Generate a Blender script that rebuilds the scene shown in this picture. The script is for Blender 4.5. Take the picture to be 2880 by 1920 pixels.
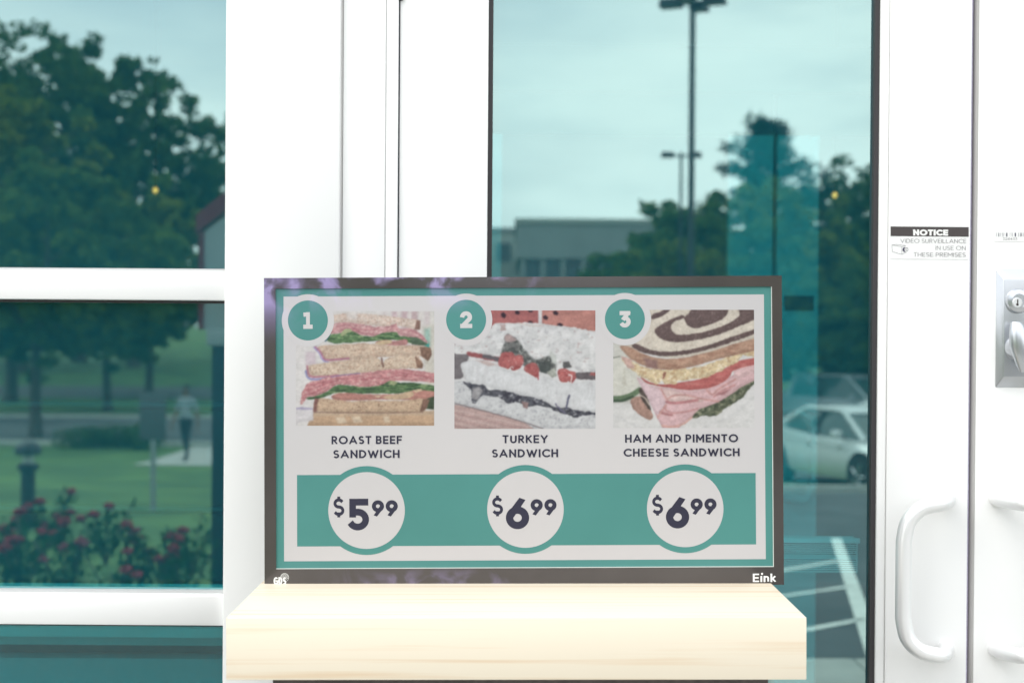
import bpy, bmesh, math, random
import numpy as np
from mathutils import Vector, Matrix, Quaternion

for _o in list(bpy.data.objects):
    bpy.data.objects.remove(_o, do_unlink=True)
SC = bpy.context.scene
COL = SC.collection
R = math.radians

# ------------------------------------------------------------------ camera
CAM_Z = 1.42
PITCH, ROLL = R(-0.45), R(0.40)
CAM_M = Matrix.Rotation(R(90) + PITCH, 3, 'X') @ Matrix.Rotation(ROLL, 3, 'Z')
cam_d = bpy.data.cameras.new('camera')
cam_d.sensor_width = 36.0
cam_d.lens = 50.0
cam_d.clip_start = 0.05
cam_d.clip_end = 3000.0
cam_d.dof.use_dof = True
cam_d.dof.focus_distance = 1.98
cam_d.dof.aperture_fstop = 5.0
cam = bpy.data.objects.new('camera', cam_d)
COL.objects.link(cam)
cam.matrix_world = Matrix.Translation((0, 0, CAM_Z)) @ CAM_M.to_4x4()
SC.camera = cam

# ------------------------------------------------------------------ world, sun, exposure
SUN_EL, SUN_AZ = R(52), R(242)          # azimuth: direction the light comes from, clockwise from +Y
world = bpy.data.worlds.new('World')
SC.world = world
world.use_nodes = True
wn, wl = world.node_tree.nodes, world.node_tree.links
wn.clear()
w_out = wn.new('ShaderNodeOutputWorld')
w_bg = wn.new('ShaderNodeBackground')
w_bg.inputs['Strength'].default_value = 0.10
w_sky = wn.new('ShaderNodeTexSky')
w_sky.sky_type = 'NISHITA'
w_sky.sun_disc = False
w_sky.sun_elevation = SUN_EL
w_sky.sun_rotation = SUN_AZ
w_sky.air_density = 1.0
w_sky.dust_density = 1.5
w_tc = wn.new('ShaderNodeTexCoord')
w_map = wn.new('ShaderNodeMapping')
w_map.inputs['Scale'].default_value = (1.0, 1.0, 3.6)
w_n = wn.new('ShaderNodeTexNoise')
w_n.inputs['Scale'].default_value = 2.6
w_n.inputs['Detail'].default_value = 5.0
w_n.inputs['Roughness'].default_value = 0.5
w_r = wn.new('ShaderNodeValToRGB')
w_r.color_ramp.elements[0].position = 0.30
w_r.color_ramp.elements[0].color = (0.62, 0.62, 0.62, 1)
w_r.color_ramp.elements[1].position = 0.58
w_r.color_ramp.elements[1].color = (1, 1, 1, 1)
w_c = wn.new('ShaderNodeValToRGB')
w_c.color_ramp.elements[0].position = 0.35
w_c.color_ramp.elements[0].color = (0.70, 0.74, 0.78, 1)
w_c.color_ramp.elements[1].position = 0.72
w_c.color_ramp.elements[1].color = (1.0, 1.0, 0.99, 1)
w_s = wn.new('ShaderNodeVectorMath')
w_s.operation = 'SCALE'
w_s.inputs['Scale'].default_value = 11.0
w_mix = wn.new('ShaderNodeMix')
w_mix.data_type = 'RGBA'
wl.new(w_tc.outputs['Generated'], w_map.inputs['Vector'])
wl.new(w_map.outputs['Vector'], w_n.inputs['Vector'])
wl.new(w_n.outputs['Fac'], w_r.inputs['Fac'])
wl.new(w_n.outputs['Fac'], w_c.inputs['Fac'])
wl.new(w_c.outputs['Color'], w_s.inputs[0])
wl.new(w_r.outputs['Color'], w_mix.inputs['Factor'])
wl.new(w_sky.outputs['Color'], w_mix.inputs['A'])
wl.new(w_s.outputs['Vector'], w_mix.inputs['B'])
wl.new(w_mix.outputs['Result'], w_bg.inputs['Color'])
wl.new(w_bg.outputs['Background'], w_out.inputs['Surface'])

sun_d = bpy.data.lights.new('sun', 'SUN')
sun_d.energy = 0.85
sun_d.angle = R(45)
sun_d.color = (1.0, 0.96, 0.9)
sun = bpy.data.objects.new('sun', sun_d)
COL.objects.link(sun)
_sd = Vector((math.sin(SUN_AZ) * math.cos(SUN_EL), math.cos(SUN_AZ) * math.cos(SUN_EL), math.sin(SUN_EL)))
sun.rotation_euler = (-_sd).to_track_quat('-Z', 'Y').to_euler()
sun.location = _sd * 60

SC.view_settings.view_transform = 'Standard'
SC.view_settings.look = 'None'
SC.view_settings.gamma = 1.0
SC.view_settings.exposure = 1.09
SC.view_settings.use_curve_mapping = False
SC.render.engine = 'CYCLES'
SC.cycles.use_denoising = True
SC.cycles.max_bounces = 10
SC.cycles.transparent_max_bounces = 16
SC.cycles.sample_clamp_indirect = 6.0

# ------------------------------------------------------------------ photograph pixel -> place
F = 4000.0
YG = 2.20                                # plane of the glass


def ray(px, py):
    return CAM_M @ Vector(((px - 1440) / F, -(py - 960) / F, -1.0))


def P(px, py, Y):
    d = ray(px, py)
    t = Y / d.y
    return Vector((d.x * t, Y, CAM_Z + d.z * t))


def PX(px, Y, py=960):
    return P(px, py, Y).x


def PZ(py, Y, px=1440):
    return P(px, py, Y).z


def MIR(px, py, dist):
    """what the glass mirrors at that pixel: the place in front of the shop, dist metres along the mirrored path"""
    p = P(px, py, dist)
    return Vector((p.x, 2 * YG - dist, p.z))


TER_D = [-60, 6.2, 6.21, 26, 33, 60, 110, 170, 900]
TER_Z = [-0.13, -0.13, -0.13, -1.42, -1.68, -1.95, 0.50, 0.9, 2.5]


def gz(y):
    return float(np.interp(2 * YG - y, TER_D, TER_Z))


def GND(px, py):
    lo, hi = 2.3, 200.0
    for _ in range(50):
        m = 0.5 * (lo + hi)
        p = MIR(px, py, m)
        if p.z > gz(p.y):
            lo = m
        else:
            hi = m
    p = MIR(px, py, lo)
    return Vector((p.x, p.y, gz(p.y)))


# ------------------------------------------------------------------ object helpers
def link(name, mesh, mat=None, parent=None):
    o = bpy.data.objects.new(name, mesh)
    COL.objects.link(o)
    if mat is not None and mesh is not None and not mesh.materials:
        for m in (mat if isinstance(mat, (list, tuple)) else [mat]):
            mesh.materials.append(m)
    if parent is not None:
        o.parent = parent
    return o


def tag(o, label=None, cat=None, group=None, kind=None):
    if label:
        o['label'] = label
    if cat:
        o['category'] = cat
    if group:
        o['group'] = group
    if kind:
        o['kind'] = kind
    return o


def empty(name, loc=(0, 0, 0), rot=(0, 0, 0)):
    o = bpy.data.objects.new(name, None)
    COL.objects.link(o)
    o.location = loc
    o.rotation_euler = rot
    o.empty_display_size = 0.1
    return o


def copy_tree(o, parent=None):
    c = o.copy()
    COL.objects.link(c)
    c.parent = parent
    for ch in o.children:
        copy_tree(ch, c)
    return c


def pydata(name, v, f, mat=None, parent=None, smooth=False, mi=None):
    me = bpy.data.meshes.new(name)
    me.from_pydata([tuple(map(float, p)) for p in v], [], [tuple(int(i) for i in q) for q in f])
    me.update()
    o = link(name, me, mat, parent)
    if smooth:
        me.polygons.foreach_set('use_smooth', [True] * len(me.polygons))
    if mi is not None:
        me.polygons.foreach_set('material_index', mi)
    return o


class MB:
    """collects shapes, builds ONE mesh object"""

    def __init__(s):
        s.v, s.f, s.m = [], [], []

    def add(s, v, f, mi=0):
        b = len(s.v)
        s.v += [tuple(p) for p in v]
        s.f += [tuple(i + b for i in q) for q in f]
        s.m += [mi] * len(f)
        return s

    def box(s, x0, x1, y0, y1, z0, z1, mi=0):
        if x0 > x1: x0, x1 = x1, x0
        if y0 > y1: y0, y1 = y1, y0
        if z0 > z1: z0, z1 = z1, z0
        v = [(x0, y0, z0), (x1, y0, z0), (x1, y1, z0), (x0, y1, z0), (x0, y0, z1), (x1, y0, z1), (x1, y1, z1), (x0, y1, z1)]
        f = [(0, 3, 2, 1), (4, 5, 6, 7), (0, 1, 5, 4), (1, 2, 6, 5), (2, 3, 7, 6), (3, 0, 4, 7)]
        return s.add(v, f, mi)

    def tube(s, pts, rad, n=12, mi=0, caps=True):
        pts = [Vector(p) for p in pts]
        rads = rad if isinstance(rad, (list, tuple)) else [rad] * len(pts)
        v, f = [], []
        prev = None
        for i, p in enumerate(pts):
            t = (pts[min(i + 1, len(pts) - 1)] - pts[max(i - 1, 0)]).normalized()
            if prev is None:
                a = Vector((0, 0, 1)) if abs(t.z) < 0.9 else Vector((1, 0, 0))
                u = t.cross(a).normalized()
            else:
                u = (prev - t * prev.dot(t)).normalized()
            prev = u
            w = t.cross(u)
            for k in range(n):
                an = 2 * math.pi * k / n
                v.append(p + (u * math.cos(an) + w * math.sin(an)) * rads[i])
        for i in range(len(pts) - 1):
            for k in range(n):
                f.append((i * n + k, i * n + (k + 1) % n, (i + 1) * n + (k + 1) % n, (i + 1) * n + k))
        if caps:
            f.append(tuple(range(n - 1, -1, -1)))
            f.append(tuple((len(pts) - 1) * n + k for k in range(n)))
        return s.add(v, f, mi)

    def lathe(s, c, prof, n=24, axis='Z', mi=0):
        """prof: (radius, height) list along the axis"""
        v, f = [], []
        c = Vector(c)
        for r, h in prof:
            for k in range(n):
                a = 2 * math.pi * k / n
                if axis == 'Z':
                    v.append(c + Vector((r * math.cos(a), r * math.sin(a), h)))
                else:
                    v.append(c + Vector((r * math.cos(a), h, r * math.sin(a))))
        for i in range(len(prof) - 1):
            for k in range(n):
                q = (i * n + k, i * n + (k + 1) % n, (i + 1) * n + (k + 1) % n, (i + 1) * n + k)
                f.append(q if axis == 'Z' else q[::-1])
        f.append(tuple(range(n - 1, -1, -1)))
        f.append(tuple((len(prof) - 1) * n + k for k in range(n)))
        return s.add(v, f, mi)

    def build(s, name, mat, parent=None, smooth=False, bevel=0.0, seg=2):
        o = pydata(name, s.v, s.f, mat, parent, False, s.m)
        if bevel or smooth:
            me = o.data
            bm = bmesh.new()
            bm.from_mesh(me)
            bmesh.ops.recalc_face_normals(bm, faces=bm.faces)
            if bevel:
                ed = [e for e in bm.edges if len(e.link_faces) == 2 and e.calc_face_angle(0) > 0.6]
                bmesh.ops.bevel(bm, geom=ed, offset=bevel, segments=seg, profile=0.5, affect='EDGES', clamp_overlap=True)
            for fc in bm.faces:
                fc.smooth = True
            for e in bm.edges:
                if len(e.link_faces) == 2 and e.calc_face_angle(0) > R(38):
                    e.smooth = False
            bm.to_mesh(me)
            bm.free()
        return o


def box_obj(name, mat, parent, x0, x1, y0, y1, z0, z1, bevel=0.0):
    return MB().box(x0, x1, y0, y1, z0, z1).build(name, mat, parent, bevel=bevel)


def spline(pts, n=8):
    pts = [Vector(p) for p in pts]
    out = []
    for i in range(len(pts) - 1):
        p0, p1, p2, p3 = pts[max(i - 1, 0)], pts[i], pts[i + 1], pts[min(i + 2, len(pts) - 1)]
        for k in range(n):
            t = k / n
            out.append(0.5 * ((2 * p1) + (p2 - p0) * t + (2 * p0 - 5 * p1 + 4 * p2 - p3) * t * t + (3 * p1 - p0 - 3 * p2 + p3) * t ** 3))
    out.append(pts[-1])
    return out


# ------------------------------------------------------------------ materials
def s2l(c):
    out = []
    for x in c[:3]:
        x = x / 255.0
        out.append(x / 12.92 if x <= 0.04045 else ((x + 0.055) / 1.055) ** 2.4)
    return out


MATS = {}


def mat(name, color, rough=0.5, metal=0.0, var=0.0, scale=5.0, stretch=(1, 1, 1), bump=0.0, bscale=None, spec=0.5, spec_tint=None, color2=None, detail=4.0, coords='Object', lo=0.35, hi=0.65):
    if name in MATS:
        return MATS[name]
    m = bpy.data.materials.new(name)
    m.use_nodes = True
    nt = m.node_tree
    b = nt.nodes['Principled BSDF']
    b.inputs['Base Color'].default_value = (*color, 1)
    b.inputs['Roughness'].default_value = rough
    b.inputs['Metallic'].default_value = metal
    b.inputs['Specular IOR Level'].default_value = spec
    if spec_tint:
        b.inputs['Specular Tint'].default_value = (*spec_tint, 1)
    if var or color2 or bump:
        tc = nt.nodes.new('ShaderNodeTexCoord')
        mp = nt.nodes.new('ShaderNodeMapping')
        mp.inputs['Scale'].default_value = stretch
        nz = nt.nodes.new('ShaderNodeTexNoise')
        nz.inputs['Scale'].default_value = scale
        nz.inputs['Detail'].default_value = detail
        nt.links.new(tc.outputs[coords], mp.inputs['Vector'])
        nt.links.new(mp.outputs['Vector'], nz.inputs['Vector'])
        if var or color2:
            rp = nt.nodes.new('ShaderNodeValToRGB')
            c1 = tuple(max(0, x * (1 - var)) for x in color)
            c2 = color2 if color2 else tuple(min(1, x * (1 + var)) for x in color)
            rp.color_ramp.elements[0].position = lo
            rp.color_ramp.elements[1].position = hi
            rp.color_ramp.elements[0].color = (*c1, 1)
            rp.color_ramp.elements[1].color = (*c2, 1)
            nt.links.new(nz.outputs['Fac'], rp.inputs['Fac'])
            nt.links.new(rp.outputs['Color'], b.inputs['Base Color'])
        if bump:
            src = nz
            if bscale:
                src = nt.nodes.new('ShaderNodeTexNoise')
                src.inputs['Scale'].default_value = bscale
                src.inputs['Detail'].default_value = 3
                nt.links.new(mp.outputs['Vector'], src.inputs['Vector'])
            bp = nt.nodes.new('ShaderNodeBump')
            bp.inputs['Strength'].default_value = bump
            bp.inputs['Distance'].default_value = 0.01
            nt.links.new(src.outputs['Fac'], bp.inputs['Height'])
            nt.links.new(bp.outputs['Normal'], b.inputs['Normal'])
    MATS[name] = m
    return m


def glass_mat(name, refl, trans, fac):
    m = bpy.data.materials.new(name)
    m.use_nodes = True
    nt = m.node_tree
    nt.nodes.clear()
    out = nt.nodes.new('ShaderNodeOutputMaterial')
    g = nt.nodes.new('ShaderNodeBsdfGlossy')
    g.inputs['Color'].default_value = (*refl, 1)
    g.inputs['Roughness'].default_value = 0.0
    t = nt.nodes.new('ShaderNodeBsdfTransparent')
    t.inputs['Color'].default_value = (*trans, 1)
    mx = nt.nodes.new('ShaderNodeMixShader')
    mx.inputs['Fac'].default_value = fac
    nz = nt.nodes.new('ShaderNodeTexNoise')
    nz.inputs['Scale'].default_value = 1.3
    nz.inputs['Detail'].default_value = 1.0
    tc = nt.nodes.new('ShaderNodeTexCoord')
    bp = nt.nodes.new('ShaderNodeBump')
    bp.inputs['Strength'].default_value = 0.05
    bp.inputs['Distance'].default_value = 0.004
    nt.links.new(tc.outputs['Object'], nz.inputs['Vector'])
    nt.links.new(nz.outputs['Fac'], bp.inputs['Height'])
    nt.links.new(bp.outputs['Normal'], g.inputs['Normal'])
    nt.links.new(t.outputs[0], mx.inputs[1])
    nt.links.new(g.outputs[0], mx.inputs[2])
    # blue veil in the pane's colour stands in for glare and interior light
    df = nt.nodes.new('ShaderNodeBsdfDiffuse')
    df.inputs['Color'].default_value = (0.07, 0.62, 0.90, 1)
    m2 = nt.nodes.new('ShaderNodeMixShader')
    sm = nt.nodes.new('ShaderNodeTexNoise')
    sm.inputs['Scale'].default_value = 3.0
    sm.inputs['Detail'].default_value = 6.0
    mr = nt.nodes.new('ShaderNodeMapRange')
    mr.inputs['From Min'].default_value = 0.3
    mr.inputs['From Max'].default_value = 0.7
    mr.inputs['To Min'].default_value = 0.036
    mr.inputs['To Max'].default_value = 0.058
    nt.links.new(tc.outputs['Object'], sm.inputs['Vector'])
    nt.links.new(sm.outputs['Fac'], mr.inputs['Value'])
    nt.links.new(mr.outputs['Result'], m2.inputs['Fac'])
    nt.links.new(mx.outputs[0], m2.inputs[1])
    nt.links.new(df.outputs[0], m2.inputs[2])
    nt.links.new(m2.outputs[0], out.inputs['Surface'])
    MATS[name] = m
    return m


def leaf_mat(name, c1, c2, trans=0.35):
    m = bpy.data.materials.new(name)
    m.use_nodes = True
    nt = m.node_tree
    nt.nodes.clear()
    out = nt.nodes.new('ShaderNodeOutputMaterial')
    ge = nt.nodes.new('ShaderNodeNewGeometry')
    rp = nt.nodes.new('ShaderNodeValToRGB')
    rp.color_ramp.elements[0].color = (*c1, 1)
    rp.color_ramp.elements[1].color = (*c2, 1)
    d = nt.nodes.new('ShaderNodeBsdfDiffuse')
    t = nt.nodes.new('ShaderNodeBsdfTranslucent')
    mx = nt.nodes.new('ShaderNodeMixShader')
    mx.inputs['Fac'].default_value = trans
    nt.links.new(ge.outputs['Random Per Island'], rp.inputs['Fac'])
    nt.links.new(rp.outputs['Color'], d.inputs['Color'])
    nt.links.new(rp.outputs['Color'], t.inputs['Color'])
    nt.links.new(d.outputs[0], mx.inputs[1])
    nt.links.new(t.outputs[0], mx.inputs[2])
    nt.links.new(mx.outputs[0], out.inputs['Surface'])
    MATS[name] = m
    return m


M_white = mat('white_aluminium', (0.84, 0.84, 0.83), rough=0.42, var=0.01, scale=3.0)
M_gasket = mat('rubber_gasket', (0.035, 0.032, 0.035), rough=0.55)
M_lightgasket = mat('grey_gasket', (0.50, 0.50, 0.50), rough=0.6)
M_gap = mat('dark_gap', (0.02, 0.02, 0.03), rough=0.8)
M_steel = mat('satin_aluminium', (0.78, 0.79, 0.80), rough=0.3, metal=0.55)
M_lock = mat('satin_chrome', (0.58, 0.60, 0.63), rough=0.28, metal=0.9, var=0.06, scale=9)
M_key = mat('keyway', (0.04, 0.03, 0.03), rough=0.5)
M_glass = glass_mat('teal_reflective_glass', (0.655, 0.89, 0.845), (0.20, 0.90, 0.95), 0.45)
M_concrete = mat('pavement_concrete', (0.42, 0.41, 0.38), rough=0.9, var=0.12, scale=3, bump=0.2, bscale=60)
M_kerb = mat('kerb_concrete', (0.46, 0.45, 0.41), rough=0.9, var=0.1, scale=4)
M_asphalt = mat('asphalt', (0.085, 0.086, 0.09), rough=0.9, var=0.25, scale=1.2, bump=0.3, bscale=90)
M_paint = mat('road_paint', (0.72, 0.72, 0.68), rough=0.7, var=0.12, scale=6)
M_grass = mat('lawn', (0.055, 0.14, 0.04), rough=0.95, var=0.3, scale=0.6, color2=(0.10, 0.19, 0.045), bump=0.6, bscale=40)
M_bark = mat('bark', (0.085, 0.065, 0.05), rough=0.9, var=0.3, scale=6, stretch=(1, 1, 0.2), bump=0.5)
M_int_wall = mat('interior_wall', (0.50, 0.50, 0.49), rough=0.8, var=0.03)
M_int_floor = mat('interior_floor', (0.20, 0.20, 0.21), rough=0.5, var=0.1, scale=2)
M_int_ceil = mat('interior_ceiling', (0.18, 0.18, 0.18), rough=0.9)
M_ext_wall = mat('pale_cladding', (0.62, 0.61, 0.58), rough=0.7, var=0.04)

def rebase(root, loc):
    loc = Vector(loc)
    root.location = loc
    for ch in root.children:
        ch.location = Vector(ch.location) - loc


# ------------------------------------------------------------------ ground, pavement, roads
def strip(name, x0, x1, d0, d1, off, m, thick=0.0, kind='structure', parent=None):
    ds = sorted(set([d0, d1] + [d for d in TER_D if d0 < d < d1]))
    v, f = [], []
    for d in ds:
        y = 2 * YG - d
        z = gz(y) + off
        v += [(x0, y, z), (x1, y, z)]
        if thick:
            v += [(x0, y, z - thick), (x1, y, z - thick)]
    k = 4 if thick else 2
    for i in range(len(ds) - 1):
        a, b = i * k, (i + 1) * k
        f.append((a, b, b + 1, a + 1)[::-1])
        if thick:
            f += [(a, a + 2, b + 2, b), (a + 1, b + 1, b + 3, a + 3)]
    if thick:
        f.append((0, 1, 3, 2))
        e = (len(ds) - 1) * k
        f.append((e, e + 2, e + 3, e + 1))
    o = pydata(name, v, f, m, parent)
    if kind and parent is None:
        o['kind'] = kind
    return o


strip('ground', -700, 700, -58, 900, 0.0, M_grass)
lot = strip('parking_lot', -0.30, 70, 6.2, 23.9, 0.004, M_asphalt)
strip('road', -0.30, 120, 27.6, 46, 0.006, M_asphalt)
strip('road', -150, -0.32, 38, 51, 0.006, M_asphalt)
strip('road', -150, 150, 64, 70, 0.006, M_asphalt)
strip('path', -8.4, -0.32, 31.5, 37.6, 0.008, M_concrete)
for a in ((-0.30, 70, 23.9, 24.3), (-60, -0.32, 51.0, 51.5), (-60, -0.32, 37.7, 38.0), (-0.5, -0.30, 6.25, 23.9), (-0.3, 120, 46.0, 46.3)):
    strip('kerb', a[0], a[1], a[2], a[3], 0.13, M_kerb, thick=0.2)

# pavement in front of the shop: slabs with open joints on a bed
pave = MB().box(-9.0, 9.0, -1.80, 2.12, -0.20, -0.035).build('pavement', mat('joint_bed', (0.16, 0.15, 0.14), rough=0.95))
pave['kind'] = 'structure'
slab_me = None
for iy in range(3):
    for ix in range(12):
        x0, y0 = -9.0 + 1.5 * ix, -1.80 + 1.30 * iy
        if slab_me is None:
            s = MB().box(0.004, 1.496, 0.004, 1.296, -0.035, 0.0).build('slab', M_concrete, pave, bevel=0.006)
            slab_me = s.data
        else:
            s = link('slab', slab_me, None, pave)
        s.location = (x0, y0, 0)


bed = MB()
bed.box(-8.9, -0.85, -2.75, -0.55, -0.30, 0.035)
bed = bed.build('planting_bed', mat('mulch', (0.045, 0.032, 0.022), rough=0.95, var=0.4, scale=25, bump=0.8, bscale=60), None, bevel=0.02)
bed['kind'] = 'structure'


# painted hatch lines of the parking lot, seen mirrored in the door glass
def painted(pa, pb, w):
    a, b = GND(*pa), GND(*pb)
    t = (b - a)
    n = Vector((-t.y, t.x, 0)).normalized() * w / 2
    N = 14
    v, f = [], []
    for i in range(N + 1):
        c = a + t * (i / N)
        for sg in (-1, 1):
            q = c + n * sg
            v.append((q.x, q.y, gz(q.y) + 0.009))
    for i in range(N):
        f.append((2 * i, 2 * i + 1, 2 * i + 3, 2 * i + 2))
    o = pydata('painted_line', v, f, M_paint, lot)
    return o


painted((2352, 1515), (2470, 1862), 0.10)
painted((2100, 1694), (2389, 1652), 0.075)
painted((2100, 1806), (2430, 1744), 0.075)
painted((2100, 1624), (2357, 1579), 0.075)

# ------------------------------------------------------------------ the shop front
shop = empty('storefront_building')
tag(shop, 'white aluminium shop front with teal reflective windows and glass doors', 'building')
YC, YD, YJ = 2.160, 2.180, 2.172          # front faces: mullion, door leaf, door frame
Z_HEAD = 2.16                            # door head
Z_TOP = 3.30

# left mullion
xm0, xm1 = PX(630, YC), PX(952, YC)
box_obj('mullion', M_white, shop, xm0, xm1, YC, YC + 0.14, 0.0, Z_TOP, bevel=0.003)
# joint between mullion and door frame
xj0, xj1 = PX(961, YJ), PX(1115, YJ)
box_obj('sealant_joint', mat('sealant', (0.55, 0.54, 0.53), rough=0.7), shop, xm1 - 0.002, xj0 - 0.0007, YJ + 0.0015, YJ + 0.1, 0.0, Z_HEAD + 0.1)
# door frame: jamb with a stop, header, second jamb
xs = PX(1082, YJ)
xd0 = PX(1119, YD)
XC = 0.5 * (PX(2726, YD) + PX(2746, YD))   # meeting line of the leaves


def mirx(x):
    return 2 * XC - x


fr = MB()
for sg in (0, 1):
    T = (lambda x: x) if sg == 0 else mirx
    fr.box(T(xj0), T(xs - 0.0012), YJ, YJ + 0.13, 0.0, Z_HEAD + 0.12)
    fr.box(T(xs), T(xj1), YJ + 0.001, YJ + 0.13, 0.0, Z_HEAD + 0.12)
fr.box(xj1, mirx(xj1), YJ + 0.002, YJ + 0.13, Z_HEAD, Z_HEAD + 0.12)
frame = fr.build('door_frame', M_white, shop, bevel=0.0012)
for sg in (0, 1):
    T = (lambda x: x) if sg == 0 else mirx
    box_obj('frame_groove', M_lightgasket, frame, T(xs - 0.002), T(xs + 0.001), YJ + 0.0022, YJ + 0.03, 0.0, Z_HEAD)
    box_obj('door_gap', M_gap, frame, T(xj1 - 0.0005), T(xd0 + 0.0006), YD - 0.0008, YD + 0.05, 0.0, Z_HEAD)
    box_obj('hinge', M_gap, frame, T(xj1 - 0.004), T(xd0 + 0.005), YD - 0.006, YD + 0.01, PZ(3, YD, 1119), Z_HEAD - 0.02, bevel=0.002)

xg0a, xg0 = PX(1368, YD), PX(1381, YD)       # left gasket
xg1, xg1a = PX(2457, YD), PX(2471, YD)
xb1 = PX(2497, YD)
xr1 = PX(2726, YD)
Z_BR, Z_TR = 0.26, Z_HEAD - 0.13            # bottom rail top, top rail bottom


M_handle = mat('handle_satin', (0.84, 0.84, 0.84), rough=0.3, metal=0.35)


def door_leaf(T, bead_T):
    m = MB()
    m.box(T(xd0), T(xg0a), YD, YD + 0.045, 0.012, Z_HEAD - 0.006)
    m.box(T(xb1), T(xr1), YD, YD + 0.045, 0.012, Z_HEAD - 0.006)
    m.box(T(xg0a), T(xb1), YD + 0.001, YD + 0.045, 0.012, Z_BR)
    m.box(T(xg0a), T(xb1), YD + 0.001, YD + 0.045, Z_TR, Z_HEAD - 0.006)
    d = m.build('door', M_white, shop, bevel=0.0010)
    box_obj('glazing_bead', M_white, d, T(xg1a), T(xb1 - 0.0007), YD + 0.003, YD + 0.04, Z_BR + 0.001, Z_TR - 0.001, bevel=0.001)
    g = MB()
    g.box(T(xg0a), T(xg0), YD + 0.008, YD + 0.034, Z_BR, Z_TR)
    g.box(T(xg1), T(xg1a), YD + 0.008, YD + 0.034, Z_BR, Z_TR)
    g.box(T(xg0), T(xg1), YD + 0.009, YD + 0.034, Z_BR, Z_BR + 0.007)
    g.box(T(xg0), T(xg1), YD + 0.009, YD + 0.034, Z_TR - 0.007, Z_TR)
    g.build('gasket', M_gasket, d)
    a, b = sorted((T(xg0 - 0.002), T(xg1 + 0.002)))
    pane = pydata('pane', [(a, YG, Z_BR + 0.003), (b, YG, Z_BR + 0.003), (b, YG, Z_TR - 0.003), (a, YG, Z_TR - 0.003)], [(0, 1, 2, 3)], M_glass, d)
    # exit bar on the inside, ribbed
    zb0, zb1 = PZ(1608, 2.26, 2330), PZ(1514, 2.26, 2330)
    e = MB()
    e.box(a + 0.01, b - 0.005, 2.255, 2.29, zb0, zb1)
    H = zb1 - zb0
    for k in range(5):
        z = zb0 + H * (0.10 + 0.06 * k)
        e.box(a + 0.012, b - 0.007, 2.251, 2.2555, z, z + H * 0.03)
        z = zb0 + H * (0.58 + 0.06 * k)
        e.box(a + 0.012, b - 0.007, 2.251, 2.2555, z, z + H * 0.03)
    e.box(a + 0.008, b - 0.003, 2.249, 2.2555, zb1 - H * 0.10, zb1 + 0.002)
    for k in range(6):
        for z in (zb0 + H * (0.078 + 0.06 * k), zb0 + H * (0.558 + 0.06 * k)):
            e.box(a + 0.013, b - 0.008, 2.2535, 2.2552, z, z + H * 0.014, mi=1)
    e.build('exit_bar', [mat('exit_bar_enamel', (0.85, 0.85, 0.84), rough=0.35), M_gasket], d)
    # offset pull handle
    q = P(2541, 1615, 2.122)
    A = P(2662, 1400, YD)
    B = P(2662, 1822, YD)
    xa, xg = T(A.x), T(q.x)
    s_ = 1 if xa > xg else -1
    def bend(z, s2):
        return [(xa, YD + 0.004, z), (xa - s_ * 0.003, YD - 0.018, z), (xa - s_ * 0.016, YD - 0.045, z - s2 * 0.0005), (xg + s_ * 0.052, 2.1235, z - s2 * 0.002), (xg + s_ * 0.026, 2.122, z - s2 * 0.009), (xg + s_ * 0.007, 2.122, z - s2 * 0.028), (xg, 2.122, z - s2 * 0.058)]
    top, bot = bend(A.z, 1), bend(B.z, -1)
    path = spline(top, 6) + spline(bot[::-1], 6)
    h = MB().tube(path, 0.0119, n=24)
    h.build('pull_handle', M_handle, d, smooth=True)
    return d


d1 = door_leaf(lambda x: x, None)
d2 = door_leaf(mirx, None)
# brush strip and rounded nose between the leaves
ws = MB().box(xr1 + 0.0002, xr1 + 0.0028, YD + 0.004, YD + 0.04, 0.012, Z_HEAD - 0.008)
ws.build('weatherstrip', mat('brush_pile', (0.36, 0.32, 0.44), rough=0.95, var=0.3, scale=900), d1)
nose = MB()
xn = PX(2746, YD)
prof = []
for k in range(9):
    a = R(90) * k / 8
    prof.append((xn - 0.0078 * math.sin(a), YD + 0.0005 + 0.020 * (1 - math.cos(a))))
v = []
for (x, y) in prof:
    v += [(x, y, 0.012), (x, y, Z_HEAD - 0.008)]
nose.add(v, [(2 * i, 2 * i + 1, 2 * i + 3, 2 * i + 2) for i in range(8)])
nose.build('meeting_edge', mat('shaded_edge', (0.40, 0.39, 0.38), rough=0.5), d2, smooth=True)  # nose colour greyed to carry the shadow beside the brush strip

# lock on the second leaf
lx0 = PX(2808, YD - 0.012, 920)
lx1 = lx0 + 0.076
lz1, lz0 = PZ(755, YD - 0.012, 2850), PZ(1090, YD - 0.012, 2850)
lp = MB()
yb, yf = YD - 0.0005, YD - 0.014
sx, sz = 0.007, 0.016
v = [(lx0, yb, lz0), (lx1, yb, lz0), (lx1, yb, lz1), (lx0, yb, lz1),
     (lx0 + sx, yf, lz0 + sz), (lx1 - sx, yf, lz0 + sz), (lx1 - sx, yf, lz1 - sz), (lx0 + sx, yf, lz1 - sz)]
lp.add(v, [(4, 5, 6, 7), (0, 1, 5, 4), (1, 2, 6, 5), (2, 3, 7, 6), (3, 0, 4, 7)])
lp.build('lock_plate', M_lock, d2, bevel=0.0015)
c = P(2861, 846, yf)
MB().lathe((c.x, yf, c.z), [(0.0185, 0.002), (0.0185, -0.004), (0.0170, -0.007), (0.0105, -0.009), (0.0100, -0.0085)], n=32, axis='Y').build('lock_cylinder', M_lock, d2, smooth=True)
k = P(2861, 851, yf - 0.009)
MB().lathe((k.x, yf - 0.0085, k.z), [(0.0076, 0.0), (0.0076, -0.0016), (0.0070, -0.0022)], n=24, axis='Y').build('key_plug', M_steel, d2, smooth=True)
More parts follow.
